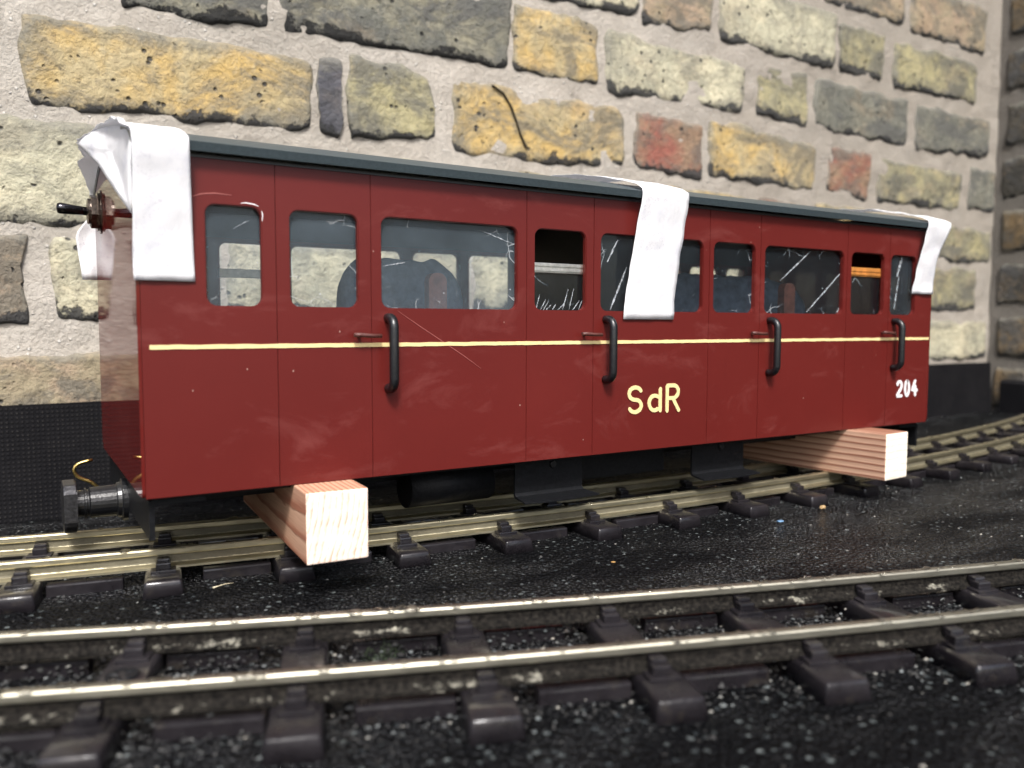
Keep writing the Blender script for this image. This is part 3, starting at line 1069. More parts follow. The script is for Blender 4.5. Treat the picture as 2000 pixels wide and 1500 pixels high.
tag(b.build('screw', 'black_metal', loc=(sc[0], sc[1], zt)), 'cross head screw driven into a dark sleeper between the silver rails', 'screw')

# ------------------------------------------------------------------ wooden blocks under the carriage
BODYZ = 0.0


def block(corner, rot, wdt, ln, label, mat):
    b = MB()
    b.box((0, 0, 0), (wdt, ln, -RAILTOP - 0.0006), 0.0016)
    o = b.build('wooden_block', mat, None, loc=(corner[0], corner[1], RAILTOP + 0.0003), rot=rot, world=False)
    tag(o, label, 'block', 'wooden blocks carrying the carriage')
    return o


block((0.1115, -0.0375), R_(-3), 0.0515, 0.27, 'pale pine block under the switch end of the red carriage', 'wood_a')
block((0.834, -0.053), R_(5), 0.0515, 0.27, 'striped pine block under the number end of the red carriage', 'wood_b')

# ------------------------------------------------------------------ the carriage
W = 0.3136
ZT = 0.2635
car = empty('railway_carriage', (0.5, W / 2, 0), 'maroon model railway carriage with cream stripe resting on wooden blocks', 'carriage')
SE = [0.0, 0.102, 0.1833, 0.3417, 0.4219, 0.5821, 0.6633, 0.8200, 0.9069, 1.0]
WIN = [(0.0479, 0.0905), (0.1134, 0.1716), (0.193, 0.3311), (0.3514, 0.412), (0.4314, 0.5723), (0.5893, 0.6545), (0.6715, 0.8129), (0.8292, 0.8952), (0.9103, 0.9640)]
WZ0, WZ1 = 0.1478, 0.2260
DOORS = (1, 3, 5, 7)


def rrect(x0, x1, z0, z1, r, n=5):
    pts = []
    for cx, cz, a0 in ((x1 - r, z1 - r, 0), (x0 + r, z1 - r, 90), (x0 + r, z0 + r, 180), (x1 - r, z0 + r, 270)):
        for i in range(n + 1):
            a = R_(a0 + 90 * i / n)
            pts.append((cx + r * math.cos(a), cz + r * math.sin(a)))
    return pts


def panel(x0, x1, z0, z1, win, yf, th, sgn, low_round):
    """flat panel with a window opening; sgn = -1: outer face looks to -y"""
    bm = bmesh.new()
    ge = 0.00016
    outer = [(x0 + ge, z0), (x1 - ge, z0), (x1 - ge, z1), (x0 + ge, z1)]
    ov = [bm.verts.new((x, yf, z)) for x, z in outer]
    iv = [bm.verts.new((x, yf, z)) for x, z in rrect(*win, WZ0, WZ1, 0.0078)]
    es = [bm.edges.new((l[i], l[(i + 1) % len(l)])) for l in (ov, iv) for i in range(len(l))]
    bmesh.ops.triangle_fill(bm, use_beauty=True, use_dissolve=False, edges=es)
    ret_ = bmesh.ops.extrude_face_region(bm, geom=bm.faces[:])
    for e in ret_['geom']:
        if isinstance(e, bmesh.types.BMVert):
            e.co.y -= sgn * th
    bmesh.ops.recalc_face_normals(bm, faces=bm.faces[:])

    def on_front(e):
        return all(abs(v.co.y - yf) < 1e-6 for v in e.verts)
    side = [e for e in bm.edges if on_front(e) and all(min(abs(v.co.x - x0 - ge), abs(v.co.x - x1 + ge)) < 1e-5 for v in e.verts) and abs(e.verts[0].co.z - e.verts[1].co.z) > 0.1]
    bmesh.ops.bevel(bm, geom=side, offset=0.0004, segments=2, affect='EDGES')
    low = [e for e in bm.edges if all(abs(v.co.z - z0) < 1e-5 and abs(v.co.y - yf) < 1e-5 for v in e.verts)]
    bmesh.ops.bevel(bm, geom=low, offset=0.0045, segments=4, affect='EDGES', profile=0.5)
    hole = [e for e in bm.edges if on_front(e) and len(e.link_faces) == 2 and e.calc_face_angle(0) > 1.0 and all(WZ0 - 1e-4 <= v.co.z <= WZ1 + 1e-4 for v in e.verts)
            and all(win[0] - 1e-4 <= v.co.x <= win[1] + 1e-4 for v in e.verts)]
    bmesh.ops.bevel(bm, geom=hole, offset=0.0008, segments=2, affect='EDGES')
    bm.verts.index_update()
    v, f = [x.co[:] for x in bm.verts], [[a.index for a in q.verts] for q in bm.faces]
    bm.free()
    return v, f


def pane(x0, x1, z0, z1, y, th, r, mat, name, label=None):
    """acrylic pane, its rim distance stored for the torn film"""
    b = MB()
    nx = max(8, int((x1 - x0) / 0.003))
    nz = max(8, int((z1 - z0) / 0.003))
    vs, ed = [], []
    for j in range(nz + 1):
        for i in range(nx + 1):
            a, c = i / nx, j / nz
            x, z = x0 + (x1 - x0) * a, z0 + (z1 - z0) * c
            vs.append((x, y + 0.00015 * fn(x, 3, z, 30), z))
            ed.append(min(1, min(a * (x1 - x0), (1 - a) * (x1 - x0), c * (z1 - z0), (1 - c) * (z1 - z0)) / 0.018))
    n1 = nx + 1
    fs = [(j * n1 + i, j * n1 + i + 1, (j + 1) * n1 + i + 1, (j + 1) * n1 + i) for j in range(nz) for i in range(nx)]
    b.add(vs, fs, True)
    o = b.build(name, mat, car, loc=((x0 + x1) / 2, y, (z0 + z1) / 2), recalc=False)
    at = o.data.attributes.new('edge', 'FLOAT', 'POINT')
    at.data.foreach_set('value', ed)
    return o


def child_local(o, par):
    """o was built in absolute coordinates with loc; make it a child of par (same frame, no rotation)"""
    o.parent = par
    o.matrix_parent_inverse = Matrix.Identity(4)
    base = Vector(par.location)
    o.location = Vector(o.location) - base
    return o


PT = 0.005
wins = []
for i in range(9):
    v, f = panel(SE[i], SE[i + 1], 0.0, ZT, WIN[i], 0.0, PT, -1, True)
    b = MB()
    b.add(v, f)
    nm = 'door' if i in DOORS else 'side_panel'
    o = b.build(nm, 'paint', car, loc=((SE[i] + SE[i + 1]) / 2, 0, 0))
    x0, x1 = WIN[i]
    if i in (3, 7):          # dropped sliding window, upper half open
        zb0, zb1 = (0.1842, 0.1942) if i == 3 else (0.1965, 0.2080)
        p = pane(x0 - 0.003, x1 + 0.003, WZ0 - 0.003, zb0 + 0.002, 0.0075, 0.001, 0, 'glass%d' % i, 'window')
        br = MB()
        br.box((x0 - 0.002, 0.0056, zb0), (x1 + 0.002, 0.0105, zb1), 0.0008)
        br.box((x0 - 0.001, 0.0048, zb0 + 0.0016), (x1 + 0.001, 0.0062, zb0 + 0.0042), 0.0004)
        br.box((x0 - 0.001, 0.0048, zb0 + 0.0062), (x1 + 0.001, 0.0062, zb0 + 0.0084), 0.0004)
        child_local(br.build('top_bar', 'alu' if i == 3 else 'orange_wood', None, loc=((x0 + x1) / 2, 0.008, zb0)), p)
        p.children[0]['label'] = 'bright metal bar of the lowered pane' if i == 3 else 'orange bar of the lowered pane'
    else:
        p = pane(x0 - 0.003, x1 + 0.003, WZ0 - 0.003, WZ1 + 0.003, 0.0058, 0.001, 0, 'glass%d' % i, 'window')
    wins.append(p)
    # far side: the same layout turned round
    fx0, fx1 = 1.012 - SE[i + 1], 1.012 - SE[i]
    fx0, fx1 = max(fx0, 0.0), min(fx1, 1.0)
    fw = (1.018 - x1, 1.018 - x0)
    if i == 0:
        fx1 = 1.0
    if i == 8:
        fx0 = 0.0
    v, f = panel(fx0, fx1, 0.0, ZT, fw, W, PT, 1, True)
    b = MB()
    b.add(v, f)
    b.build(nm, 'paint', car, loc=((fx0 + fx1) / 2, W, 0))
    if i in (3, 7):
        p = pane(fw[0] - .003, fw[1] + .003, WZ0 - .003, 0.190, W - 0.0075, 0.001, 0, 'glass_far', 'window')
        br = MB()
        br.box((fw[0] - .002, W - 0.0105, 0.1865), (fw[1] + .002, W - 0.0058, 0.1965), 0.0008)
        child_local(br.build('top_bar', 'alu', None, loc=((fw[0] + fw[1]) / 2, W - 0.008, 0.187)), p)
    else:
        pane(fw[0] - .003, fw[1] + .003, WZ0 - .003, WZ1 + .003, W - 0.0058, 0.001, 0, 'glass_far', 'window')

# long scuffs on some panes
def scuff(par, px, py, qx, qy, wd, y=0.0052):
    a, c = HIT(px, py, 1, y), HIT(qx, qy, 1, y)
    d = (c - a)
    nrm = Vector((-d.z, 0, d.x)).normalized()
    N = 14
    vs, fs = [], []
    for i in range(N + 1):
        t = i / N
        p = a + d * t + nrm * 0.0006 * fn(t * 9, px, 0, 1)
        w_ = wd * (0.25 + 0.75 * math.sin(math.pi * min(1, 0.1 + t * 0.85))) * (0.7 + 0.5 * fn(t * 7, py, 0, 1))
        vs += [p + nrm * w_, p - nrm * w_, p - nrm * w_ + Vector((0, 0.0003, 0)), p + nrm * w_ + Vector((0, 0.0003, 0))]
    for i in range(N):
        for k in range(4):
            fs.append((i * 4 + k, i * 4 + (k + 1) % 4, i * 4 + 4 + (k + 1) % 4, i * 4 + 4 + k))
    fs += [(0, 1, 2, 3), (N * 4, N * 4 + 1, N * 4 + 2, N * 4 + 3)]
    b = MB()
    b.add(vs, fs)
    child_local(b.build('scuff', 'scuff', None, loc=a), par)


k = NM('scuff')
tr = k.n('ShaderNodeBsdfTransparent')
mx = k.n('ShaderNodeMixShader')
k.l(k.ramp(k.noise(k.co('World'), 500, 4, 0.7), [(0.35, 0.05), (0.7, 0.6)]), mx.inputs[0])
k.l(tr.outputs[0], mx.inputs[1])
k.set(Base_Color=(0.62, 0.66, 0.70), Roughness=0.5)
k.l(k.b.outputs[0], mx.inputs[2])
k.l(mx.outputs[0], k.out.inputs[0])
M['scuff'] = k.m
scuff(wins[4], 1186, 512, 1207, 468, 0.0012)
scuff(wins[4], 1192, 605, 1224, 522, 0.0014)
scuff(wins[6], 1524, 548, 1584, 490, 0.0011)
scuff(wins[6], 1575, 610, 1643, 532, 0.0013)
scuff(wins[6], 1634, 610, 1644, 596, 0.0014)
scuff(wins[8], 1746, 604, 1756, 540, 0.0014)
scuff(wins[8], 1752, 540, 1762, 502, 0.0028)
scuff(wins[0], 455, 447, 486, 430, 0.0003)
scuff(wins[2], 940, 450, 1006, 478, 0.0006)
scuff(wins[2], 748, 520, 792, 512, 0.0006)
for q in range(9):
    x_ = 1048 + q * 10.5 + rnd.uniform(-3, 3)
    scuff(wins[3], x_, 605, x_ + rnd.uniform(6, 14), 605 - rnd.uniform(8, 42), 0.0006, 0.0068)

k = NM('paint_scratch')
k.set(Base_Color=(0.34, 0.10, 0.085), Roughness=0.6)
M['paint_scratch'] = k.m


def paint_scratch(pts, wd, mat='paint_scratch'):
    b = MB()
    P = [HIT(px, py, 1, -0.0003) for px, py in pts]
    vs, fs = [], []
    for i, p in enumerate(P):
        d = P[min(i + 1, len(P) - 1)] - P[max(i - 1, 0)]
        q = Vector((-d.z, 0, d.x)).normalized() * wd * (0.4 if i in (0, len(P) - 1) else 1.0)
        for e, y in ((q, -0.0003), (-q, -0.0003), (-q, 0.0002), (q, 0.0002)):
            vs.append((p.x + e.x, y, p.z + e.z))
    for i in range(len(P) - 1):
        for j in range(4):
            fs.append((i * 4 + j, i * 4 + (j + 1) % 4, i * 4 + 4 + (j + 1) % 4, i * 4 + 4 + j))
    fs += [(0, 1, 2, 3), tuple(len(vs) - 4 + j for j in range(4))]
    b.add(vs, fs)
    b.build('scratch', mat, car, loc=P[0])


paint_scratch([(777, 607), (820, 637), (865, 667), (905, 694), (940, 720)], 0.00022)
paint_scratch([(372, 384), (395, 378), (420, 377), (452, 381)], 0.00035)
paint_scratch([(470, 397), (480, 396), (496, 399), (505, 403)], 0.0004, 'white_letter')
paint_scratch([(511, 412), (513, 420), (512, 432)], 0.0004, 'white_letter')

# backing strips behind the joints, inner lining, floor
for y0, y1, nm in ((PT + 0.0001, PT + 0.0004, 'n'), (W - PT - 0.0004, W - PT - 0.0001, 'f')):
    for x in SE[1:-1]:
        xx = x if nm == 'n' else 1.012 - x
        b = MB()
        b.box((xx - 0.004, y0, 0.002), (xx + 0.004, y1, WZ0 - 0.006))
        b.box((xx - 0.004, y0, WZ1 + 0.006), (xx + 0.004, y1, ZT - 0.002))
        b.box((xx - 0.004, y0, WZ0 - 0.0055), (xx + 0.004, y1, WZ1 + 0.0055))
        b.build('joint_strip', 'paint', car, loc=(xx, y0, 0.1))
b = MB()
b.box((0.006, 0.012, 0.0035), (0.994, W - 0.012, 0.0085))
b.build('floor', 'inner', car, loc=(0.5, W / 2, 0.004))
for y0, y1 in ((0.0125, 0.0145), (W - 0.0145, W - 0.0125)):
    b = MB()
    b.box((0.006, y0, 0.009), (0.994, y1, WZ0 - 0.005))
    b.box((0.006, y0, WZ1 + 0.005), (0.994, y1, ZT - 0.001))
    b.build('lining', 'inner', car, loc=(0.5, y0, 0.01))
b = MB()
b.box((0.006, 0.015, ZT - 0.006), (0.994, W - 0.015, ZT - 0.003))
b.build('ceiling', 'inner', car, loc=(0.5, W / 2, ZT))


b = MB()
b.box((0.500, 0.0148, 0.009), (0.506, W - 0.0148, ZT - 0.0062))
b.build('partition', 'seat_dark', car, loc=(0.503, W / 2, 0.01))


# ends: tall panel with a crowned top and rounded lower corners
def crown(y):
    t = (y - W / 2) / (W / 2 + 0.012)
    return ZT - 0.001 + 0.030 * (1 - t * t)


def end_panel(xo, xi, mat, label=None):
    poly = []
    y0, y1 = 0.0002, W - 0.0002
    r = 0.014
    for i in range(6):
        a = R_(180 + 90 * i / 5)
        poly.append((y0 + 0.004 + 0.004 * math.cos(a), 0.0045 + 0.004 * math.sin(a)))
    for i in range(6):
        a = R_(270 + 90 * i / 5)
        poly.append((y1 - r + r * math.cos(a), 0.0005 + r + r * math.sin(a)))
    for i in range(17):
        y = y1 + (y0 - y1) * i / 16
        poly.append((y, crown(y) - 0.0005))
    b = MB()
    b.prism(poly, 0, xo, xi)
    o = b.build('end_panel', mat, car, loc=(xo, W / 2, 0))
    if label:
        o['label'] = label
    return o


end_panel(-0.0026, -0.0001, 'paint_gloss', 'high gloss maroon end panel mirroring the wall')
end_panel(1.0001, 1.0026, 'paint_gloss')

# roof: shallow crowned sheet with a thick rounded edge
poly = []
NR = 24
for i in range(NR + 1):
    y = -0.0115 + (W + 0.023) * i / NR
    t = (y - W / 2) / (W / 2 + 0.0115)
    poly.append((y, ZT + 0.0070 + 0.0295 * (1 - t * t)))
for i in range(NR + 1):
    y = W + 0.0095 - (W + 0.019) * i / NR
    t = (y - W / 2) / (W / 2 + 0.0095)
    poly.append((y, ZT + 0.0003 + 0.030 * (1 - t * t)))
b = MB()
b.prism(poly, 0, -0.0032, 1.008)
ro = b.build('roof', 'roof_paint', car, loc=(0.5, W / 2, ZT))
# rain strip hiding the joint between side and roof
b = MB()
b.box((0.001, -0.0012, ZT - 0.0028), (0.999, -0.0002, ZT - 0.0002))
b.build('eaves_strip', 'black_paint', car, loc=(0.5, 0, ZT))

# cream stripe with hand painted edges
b = MB()
N = 240
vs = []
zs_ = 0.1158
for i in range(N + 1):
    x = 0.0055 + (0.9985 - 0.0055) * i / N
    a = 0.0017 + 0.0004 * fn(x, 1, 0, 60) + 0.0003 * fn(x, 1, 0, 200)
    c = 0.0017 + 0.0004 * fn(x, 8, 0, 60) + 0.0003 * fn(x, 8, 0, 200)
    vs += [(x, -0.0006, zs_ + a), (x, -0.0006, zs_ - c), (x, 0.0004, zs_ - c), (x, 0.0004, zs_ + a)]
fs = [(i * 4 + k, i * 4 + (k + 1) % 4, i * 4 + 4 + (k + 1) % 4, i * 4 + 4 + k) for i in range(N) for k in range(4)] + [(0, 1, 2, 3), (N * 4, N * 4 + 1, N * 4 + 2, N * 4 + 3)]
b.add(vs, fs)
b.build('stripe', 'cream', car, loc=(0.5, 0, zs_))


# lettering as brushed strokes
def stroke(b, pts, wd, depth=0.0007):
    P = [Vector((p[0], 0, p[1])) for p in pts]
    n = len(P)
    dense = []
    for i in range(n - 1):
        for t in range(3):
            dense.append(P[i].lerp(P[i + 1], t / 3))
    dense.append(P[-1])
    L_, Rr_ = [], []
    for i, p in enumerate(dense):
        d = (dense[min(i + 1, len(dense) - 1)] - dense[max(i - 1, 0)]).normalized()
        nn = Vector((-d.z, 0, d.x))
        w_ = wd * (1 + 0.12 * fn(p.x * 300, p.z * 300, 0, 1))
        L_.append(p + nn * w_)
        Rr_.append(p - nn * w_)
    d0 = (dense[0] - dense[1]).normalized()
    d1 = (dense[-1] - dense[-2]).normalized()
    cap0 = [dense[0] + (Matrix.Rotation(R_(a), 3, 'Y') @ d0) * wd for a in (-60, -20, 20, 60)]
    cap1 = [dense[-1] + (Matrix.Rotation(R_(a), 3, 'Y') @ d1) * wd for a in (-60, -20, 20, 60)]
    y0, y1 = -depth, 0.0003
    vs, fs = [], []
    for l, r in zip(L_, Rr_):
        for q, y in ((l, y0), (r, y0), (r, y1), (l, y1)):
            vs.append((q.x, y, q.z))
    m_ = len(L_)
    for i in range(m_ - 1):
        for k_ in range(4):
            fs.append((i * 4 + k_, i * 4 + (k_ + 1) % 4, i * 4 + 4 + (k_ + 1) % 4, i * 4 + 4 + k_))
    for cap, i in ((cap0, 0), (cap1, m_ - 1)):
        for c in (cap,):
            base = [L_[i], *sorted(c, key=lambda q: (q - L_[i]).length), Rr_[i]]
            o = len(vs)
            for q in base:
                vs.append((q.x, y0, q.z))
            fs.append(tuple(range(o, o + len(base))))
    b.add(vs, fs)


def arc(cx, cz, rx, rz, a0, a1, n=9):
    return [(cx + rx * math.cos(R_(a0 + (a1 - a0) * i / n)), cz + rz * math.sin(R_(a0 + (a1 - a0) * i / n))) for i in range(n + 1)]


def letter(strokes, x, z, sx, sz, wd, mat):
    b = MB()
    for k_, s_ in enumerate(strokes):
        stroke(b, [(x + p[0] * sx, z + p[1] * sz) for p in s_], wd, 0.0008 + 0.00008 * k_)
    b.build('letter', mat, car, loc=(x, 0, z), recalc=True)


S_ = [arc(.5, .75, .45, .25, 25, 180, 8) + arc(.5, .75, .45, .25, 190, 260, 4) + arc(.5, .25, .45, .25, 80, 0, 5) + arc(.5, .25, .45, .25, -10, -155, 8)]
d_ = [[(.92, 1.0), (.92, 0.0)], arc(.5, .36, .42, .34, 55, 305, 14)]
R__ = [[(.05, 0), (.05, 1.0)], [(.05, 1.0), (.5, 1.0)] + arc(.55, .75, .36, .25, 80, -90, 8) + [(.05, .5)], [(.5, .48), (.95, 0)]]
letter(S_, 0.4685, 0.0415, 0.0185, 0.0262, 0.0021, 'cream')
letter(d_, 0.4955, 0.0415, 0.0185, 0.0235, 0.0021, 'cream')
letter(R__, 0.5215, 0.0405, 0.0185, 0.0275, 0.0021, 'cream')
two = [arc(.5, .72, .4, .28, 165, -10, 9) + [(.8, .5), (.1, .02)], [(.1, .0), (.92, .0)]]
zero = [arc(.5, .5, .38, .5, 90, 450, 18)]
four = [[(.62, 1.0), (.08, .34), (.98, .34)], [(.68, .62), (.68, 0.0)]]
for st_, xx in ((two, 0.9305), (zero, 0.9475), (four, 0.9640)):
    letter(st_, xx, 0.0388, 0.0118, 0.0195, 0.0020, 'white_letter')


# grab handles and door latches
def handle(x, z0, z1):
    b = MB()
    out, r = -0.0135, 0.0042
    pts = [(x, 0.001, z1), (x, -0.004, z1)]
    for i in range(7):
        a = R_(90 * i / 6)
        pts.append((x, -0.0045 - 0.009 * math.sin(a), z1 - 0.009 * (1 - math.cos(a))))
    for i in range(7):
        a = R_(90 * i / 6)
        pts.append((x, out + 0.009 * (1 - math.cos(a)), z0 + 0.009 - 0.009 * math.sin(a)))
    pts += [(x, -0.004, z0), (x, 0.001, z0)]
    b.tube(pts, r, 14)
    b.build('grab_handle', 'black_paint', car, loc=(x, 0, (z0 + z1) / 2))


for x in (0.1985, 0.4375, 0.6795, 0.9180):
    handle(x, 0.0775, 0.1390)
for x in SE[2], SE[4], SE[6], SE[8]:
    b = MB()
    pts = [(x - 0.0185, -0.0065, 0.1245), (x - 0.0125, -0.0072, 0.1245), (x - 0.004, -0.0068, 0.1238), (x + 0.0065, -0.0068, 0.1236)]
    b.tube(pts, [0.0018, 0.0020, 0.0018, 0.0017], 8)
    b.tube([(x - 0.0125, 0.001, 0.1242), (x - 0.0125, -0.0068, 0.1242)], 0.0016, 8)
    b.build('door_latch', 'latch_brown', car, loc=(x - 0.0125, 0, 0.124))

# seats seen through the windows: blue fuzzy backs with brown ends
def seat(x0, x1, ztop, bx0, bx1, bz):
    y0, y1 = 0.085, 0.112
    b = MB()
    nx, nr = 30, 14
    vs, fs = [], []
    for i in range(nx + 1):
        t = i / nx
        x = x0 + (x1 - x0) * t
        e = (1 - abs(2 * t - 1) ** 7)
        for j in range(nr):
            a = math.pi * j / (nr - 1)
            y = (y0 + y1) / 2 - (y1 - y0) / 2 * math.cos(a)
            zz = 0.0085 + (ztop - 0.0085) * (max(0.0, math.sin(a)) ** 0.13) * (0.86 + 0.14 * e) + 0.006 * fn(x, y, 5, 60) * math.sin(a)
            vs.append((x, y, zz))
    fs = [(i * nr + j, (i + 1) * nr + j, (i + 1) * nr + j + 1, i * nr + j + 1) for i in range(nx) for j in range(nr - 1)]
    fs += [tuple(range(nr)), tuple(nx * nr + j for j in range(nr))]
    b.add(vs, fs, True)
    so = b.build('seat', 'seat_blue', car, loc=((x0 + x1) / 2, 0.12, 0.008))
    b = MB()
    p = rrect(bx0, bx1, 0.0085, bz, 0.008, 5)
    b.prism(p, 1, 0.030, 0.040)
    child_local(b.build('seat_end', 'seat_brown', None, loc=((bx0 + bx1) / 2, 0.035, 0.008)), so)


def px_x(px, y):
    return HIT(px, 570, 1, y).x


seat(px_x(664, .10), px_x(892, .10), 0.199, px_x(838, .03), px_x(873, .03), HIT(855, 533, 1, .03).z)
seat(px_x(1180, .10), px_x(1558, .10), 0.197, px_x(1532, .03), px_x(1553, .03), HIT(1543, 553, 1, .03).z)

# underframe
b = MB()
b.box((0.02, 0.075, -0.020), (0.98, 0.095, -0.0005))
b.build('frame_rail', 'black_metal', car, loc=(0.5, 0.085, -0.01))
b = MB()
b.box((0.02, 0.215, -0.020), (0.98, 0.235, -0.0005))
b.build('frame_rail', 'black_metal', car, loc=(0.5, 0.225, -0.01))
b = MB()
b.box((0.006, 0.01, -0.0035), (0.994, W - 0.01, 0.0032))
b.build('underfloor', 'black_metal', car, loc=(0.5, W / 2, 0))
b = MB()
b.box((0.45, 0.055, -0.038), (0.57, 0.075, -0.0036), 0.002)
b.build('battery_box', 'black_metal', car, loc=(0.5, 0.06, -0.02))
b = MB()
b.tube([(0.235, 0.05, -0.024), (0.325, 0.05, -0.024)], 0.019, 20)
b.build('air_tank', 'black_metal', car, loc=(0.28, 0.05, -0.02))
for x0, x1 in ((0.345, 0.4285), (0.586, 0.670)):
    b = MB()
    yb = 0.026
    prof = [(yb, -0.004), (yb, -0.0365), (yb - 0.002, -0.0395), (yb - 0.0195, -0.0425), (yb - 0.0195, -0.0440), (yb + 0.0005, -0.0415), (yb + 0.0022, -0.039), (yb + 0.0022, -0.004)]
    vs, fs = [], []
    nn = 9
    for i in range(nn):
        t = i / (nn - 1)
        x = x0 + (x1 - x0) * t
        bul = 0.004 * math.sin(math.pi * t)
        for (y, z) in prof:
            far = max(0, (yb - y) / 0.0195)
            xx = x + (0.009 * far * t) - bul * 0
            vs.append((xx, y - bul * far, z))
    np_ = len(prof)
    fs = [(i * np_ + k_, i * np_ + (k_ + 1) % np_, (i + 1) * np_ + (k_ + 1) % np_, (i + 1) * np_ + k_) for i in range(nn - 1) for k_ in range(np_)]
    fs += [tuple(range(np_)), tuple((nn - 1) * np_ + k_ for k_ in range(np_))]
    b.add(vs, fs)
    st_ = b.build('foot_step', 'black_metal', car, loc=((x0 + x1) / 2, yb, -0.02))
    b = MB()
    b.tube([((x0 + x1) / 2 + 0.004, yb - 0.0002, -0.010), ((x0 + x1) / 2 + 0.004, yb - 0.0022, -0.010)], [0.0042, 0.0034], 12)
    child_local(b.build('bolt', 'black_paint', None, loc=((x0 + x1) / 2, yb, -0.01)), st_)

# headstocks (angle iron across each end), buffer and hook
for xa, sg in ((0.0, 1), (1.0, -1)):
    b = MB()
    poly = [(xa + sg * 0.0030, -0.0036), (xa + sg * 0.0450, -0.0036), (xa + sg * 0.0450, -0.0072), (xa + sg * 0.0072, -0.0072), (xa + sg * 0.0072, -0.0345), (xa + sg * 0.0030, -0.0345)]
    n0 = len(poly)
    vs = [(p[0], y, p[1]) for y in (0.010, W - 0.010) for p in poly]
    fs = [tuple(range(n0))[::-1], tuple(range(n0, 2 * n0))] + [(i, (i + 1) % n0, n0 + (i + 1) % n0, n0 + i) for i in range(n0)]
    b.add(vs, fs)
    b.build('headstock', 'black_metal', car, loc=(xa, W / 2, -0.02))
YB = W / 2


def lathe_x(b, prof, y, z, n=28):
    vs, fs = [], []
    for x, r in prof:
        for j in range(n):
            a = 2 * math.pi * j / n
            vs.append((x, y + r * math.cos(a), z + r * math.sin(a)))
    for i in range(len(prof) - 1):
        for j in range(n):
            k_ = (j + 1) % n
            fs.append((i * n + j, i * n + k_, (i + 1) * n + k_, (i + 1) * n + j))
    fs += [tuple(range(n)), tuple((len(prof) - 1) * n + j for j in range(n))]
    b.add(vs, fs)


b = MB()
zb = -0.0285
lathe_x(b, [(0.0030, 0.0195), (-0.0015, 0.0195), (-0.0022, 0.0185), (-0.0022, 0.0168), (-0.0055, 0.0160), (-0.0062, 0.0146), (-0.0275, 0.0138), (-0.0285, 0.0122), (-0.0300, 0.0122), (-0.0305, 0.0138), (-0.0320, 0.0138), (-0.0325, 0.0120),
            (-0.0390, 0.0120)], YB, zb)
bo = b.build('buffer', 'black_paint', car, loc=(-0.02, YB, zb))
b = MB()
# buffer plate: disc with a flattened top
N = 36
vs, fs = [], []
for x, k_ in ((-0.0385, 0.97), (-0.0395, 1.0), (-0.0475, 1.0), (-0.0490, 0.97), (-0.0500, 0.55)):
    for j in range(N):
        a = 2 * math.pi * j / N
        yy, zz = 0.0255 * math.cos(a) * k_, 0.0255 * math.sin(a) * k_
        vs.append((x, YB + max(-0.021, min(0.021, yy)), zb + min(zz, 0.0205 * k_)))
for i in range(4):
    for j in range(N):
        q = (j + 1) % N
        fs.append((i * N + j, i * N + q, (i + 1) * N + q, (i + 1) * N + j))
fs += [tuple(range(N)), tuple(4 * N + j for j in range(N))]
b.add(vs, fs)
child_local(b.build('buffer_plate', 'steel_worn', None, loc=(-0.044, YB, zb)), bo)
YH = 0.205
hp = [HIT(px, py, 1, YH) for px, py in ((206, 962), (196, 955), (188, 949), (179, 942), (169, 938), (160, 935), (152, 931), (146, 924), (144, 917), (147, 911), (153, 906), (161, 903), (170, 900.5), (181, 898))]
hp = [Vector((0.0035, YH, hp[0].z - 0.003))] + hp
b = MB()
b.tube(hp, [0.0017] * (len(hp) - 1) + [0.0014], 10)
b.build('coupling_hook', 'brass', car, loc=(-0.02, YH, -0.01))

# toggle switch on the glossy end
YS, ZS = 0.252, 0.2445
b = MB()


def hexp(b, x0, x1, r, y, z, rot=0.0):
    poly = [(y + r * math.cos(R_(60 * i) + rot), z + r * math.sin(R_(60 * i) + rot)) for i in range(6)]
    b.prism(poly, 0, x0, x1)


hexp(b, -0.0118, -0.0062, 0.0175, YS, ZS, 0.25)
sw = b.build('toggle_switch', 'dark_nickel', car, loc=(-0.005, YS, ZS))
b = MB()
lathe_x(b, [(-0.0020, 0.0215), (-0.0036, 0.0215), (-0.0038, 0.0188), (-0.0044, 0.0188), (-0.0045, 0.0165), (-0.0050, 0.0165), (-0.0051, 0.0192), (-0.0061, 0.0192)], YS, ZS, 24)
child_local(b.build('washer', 'dark_nickel', None, loc=(-0.002, YS, ZS)), sw)
b = MB()
lathe_x(b, [(-0.0115, 0.0128), (-0.0140, 0.0128), (-0.0146, 0.0118), (-0.0146, 0.0080), (-0.0152, 0.0066)], YS, ZS, 24)
child_local(b.build('bushing', 'dark_nickel', None, loc=(-0.011, YS, ZS)), sw)
b = MB()
b.tube([(-0.0135, YS, ZS), (-0.020, YS, ZS + 0.0003), (-0.034, YS, ZS + 0.0012), (-0.0385, YS, ZS + 0.0015), (-0.0405, YS, ZS + 0.0016), (-0.0414, YS, ZS + 0.0016)],
       [0.0042, 0.0044, 0.0054, 0.0055, 0.0045, 0.0018], 14)
child_local(b.build('lever', 'black_chrome', None, loc=(-0.0135, YS, ZS)), sw)


# ------------------------------------------------------------------ paper tape strips over the roof
def roof_z(y):
    t = (y - W / 2) / (W / 2 + 0.0115)
    return ZT + 0.0085 + 0.029 * (1 - t * t)


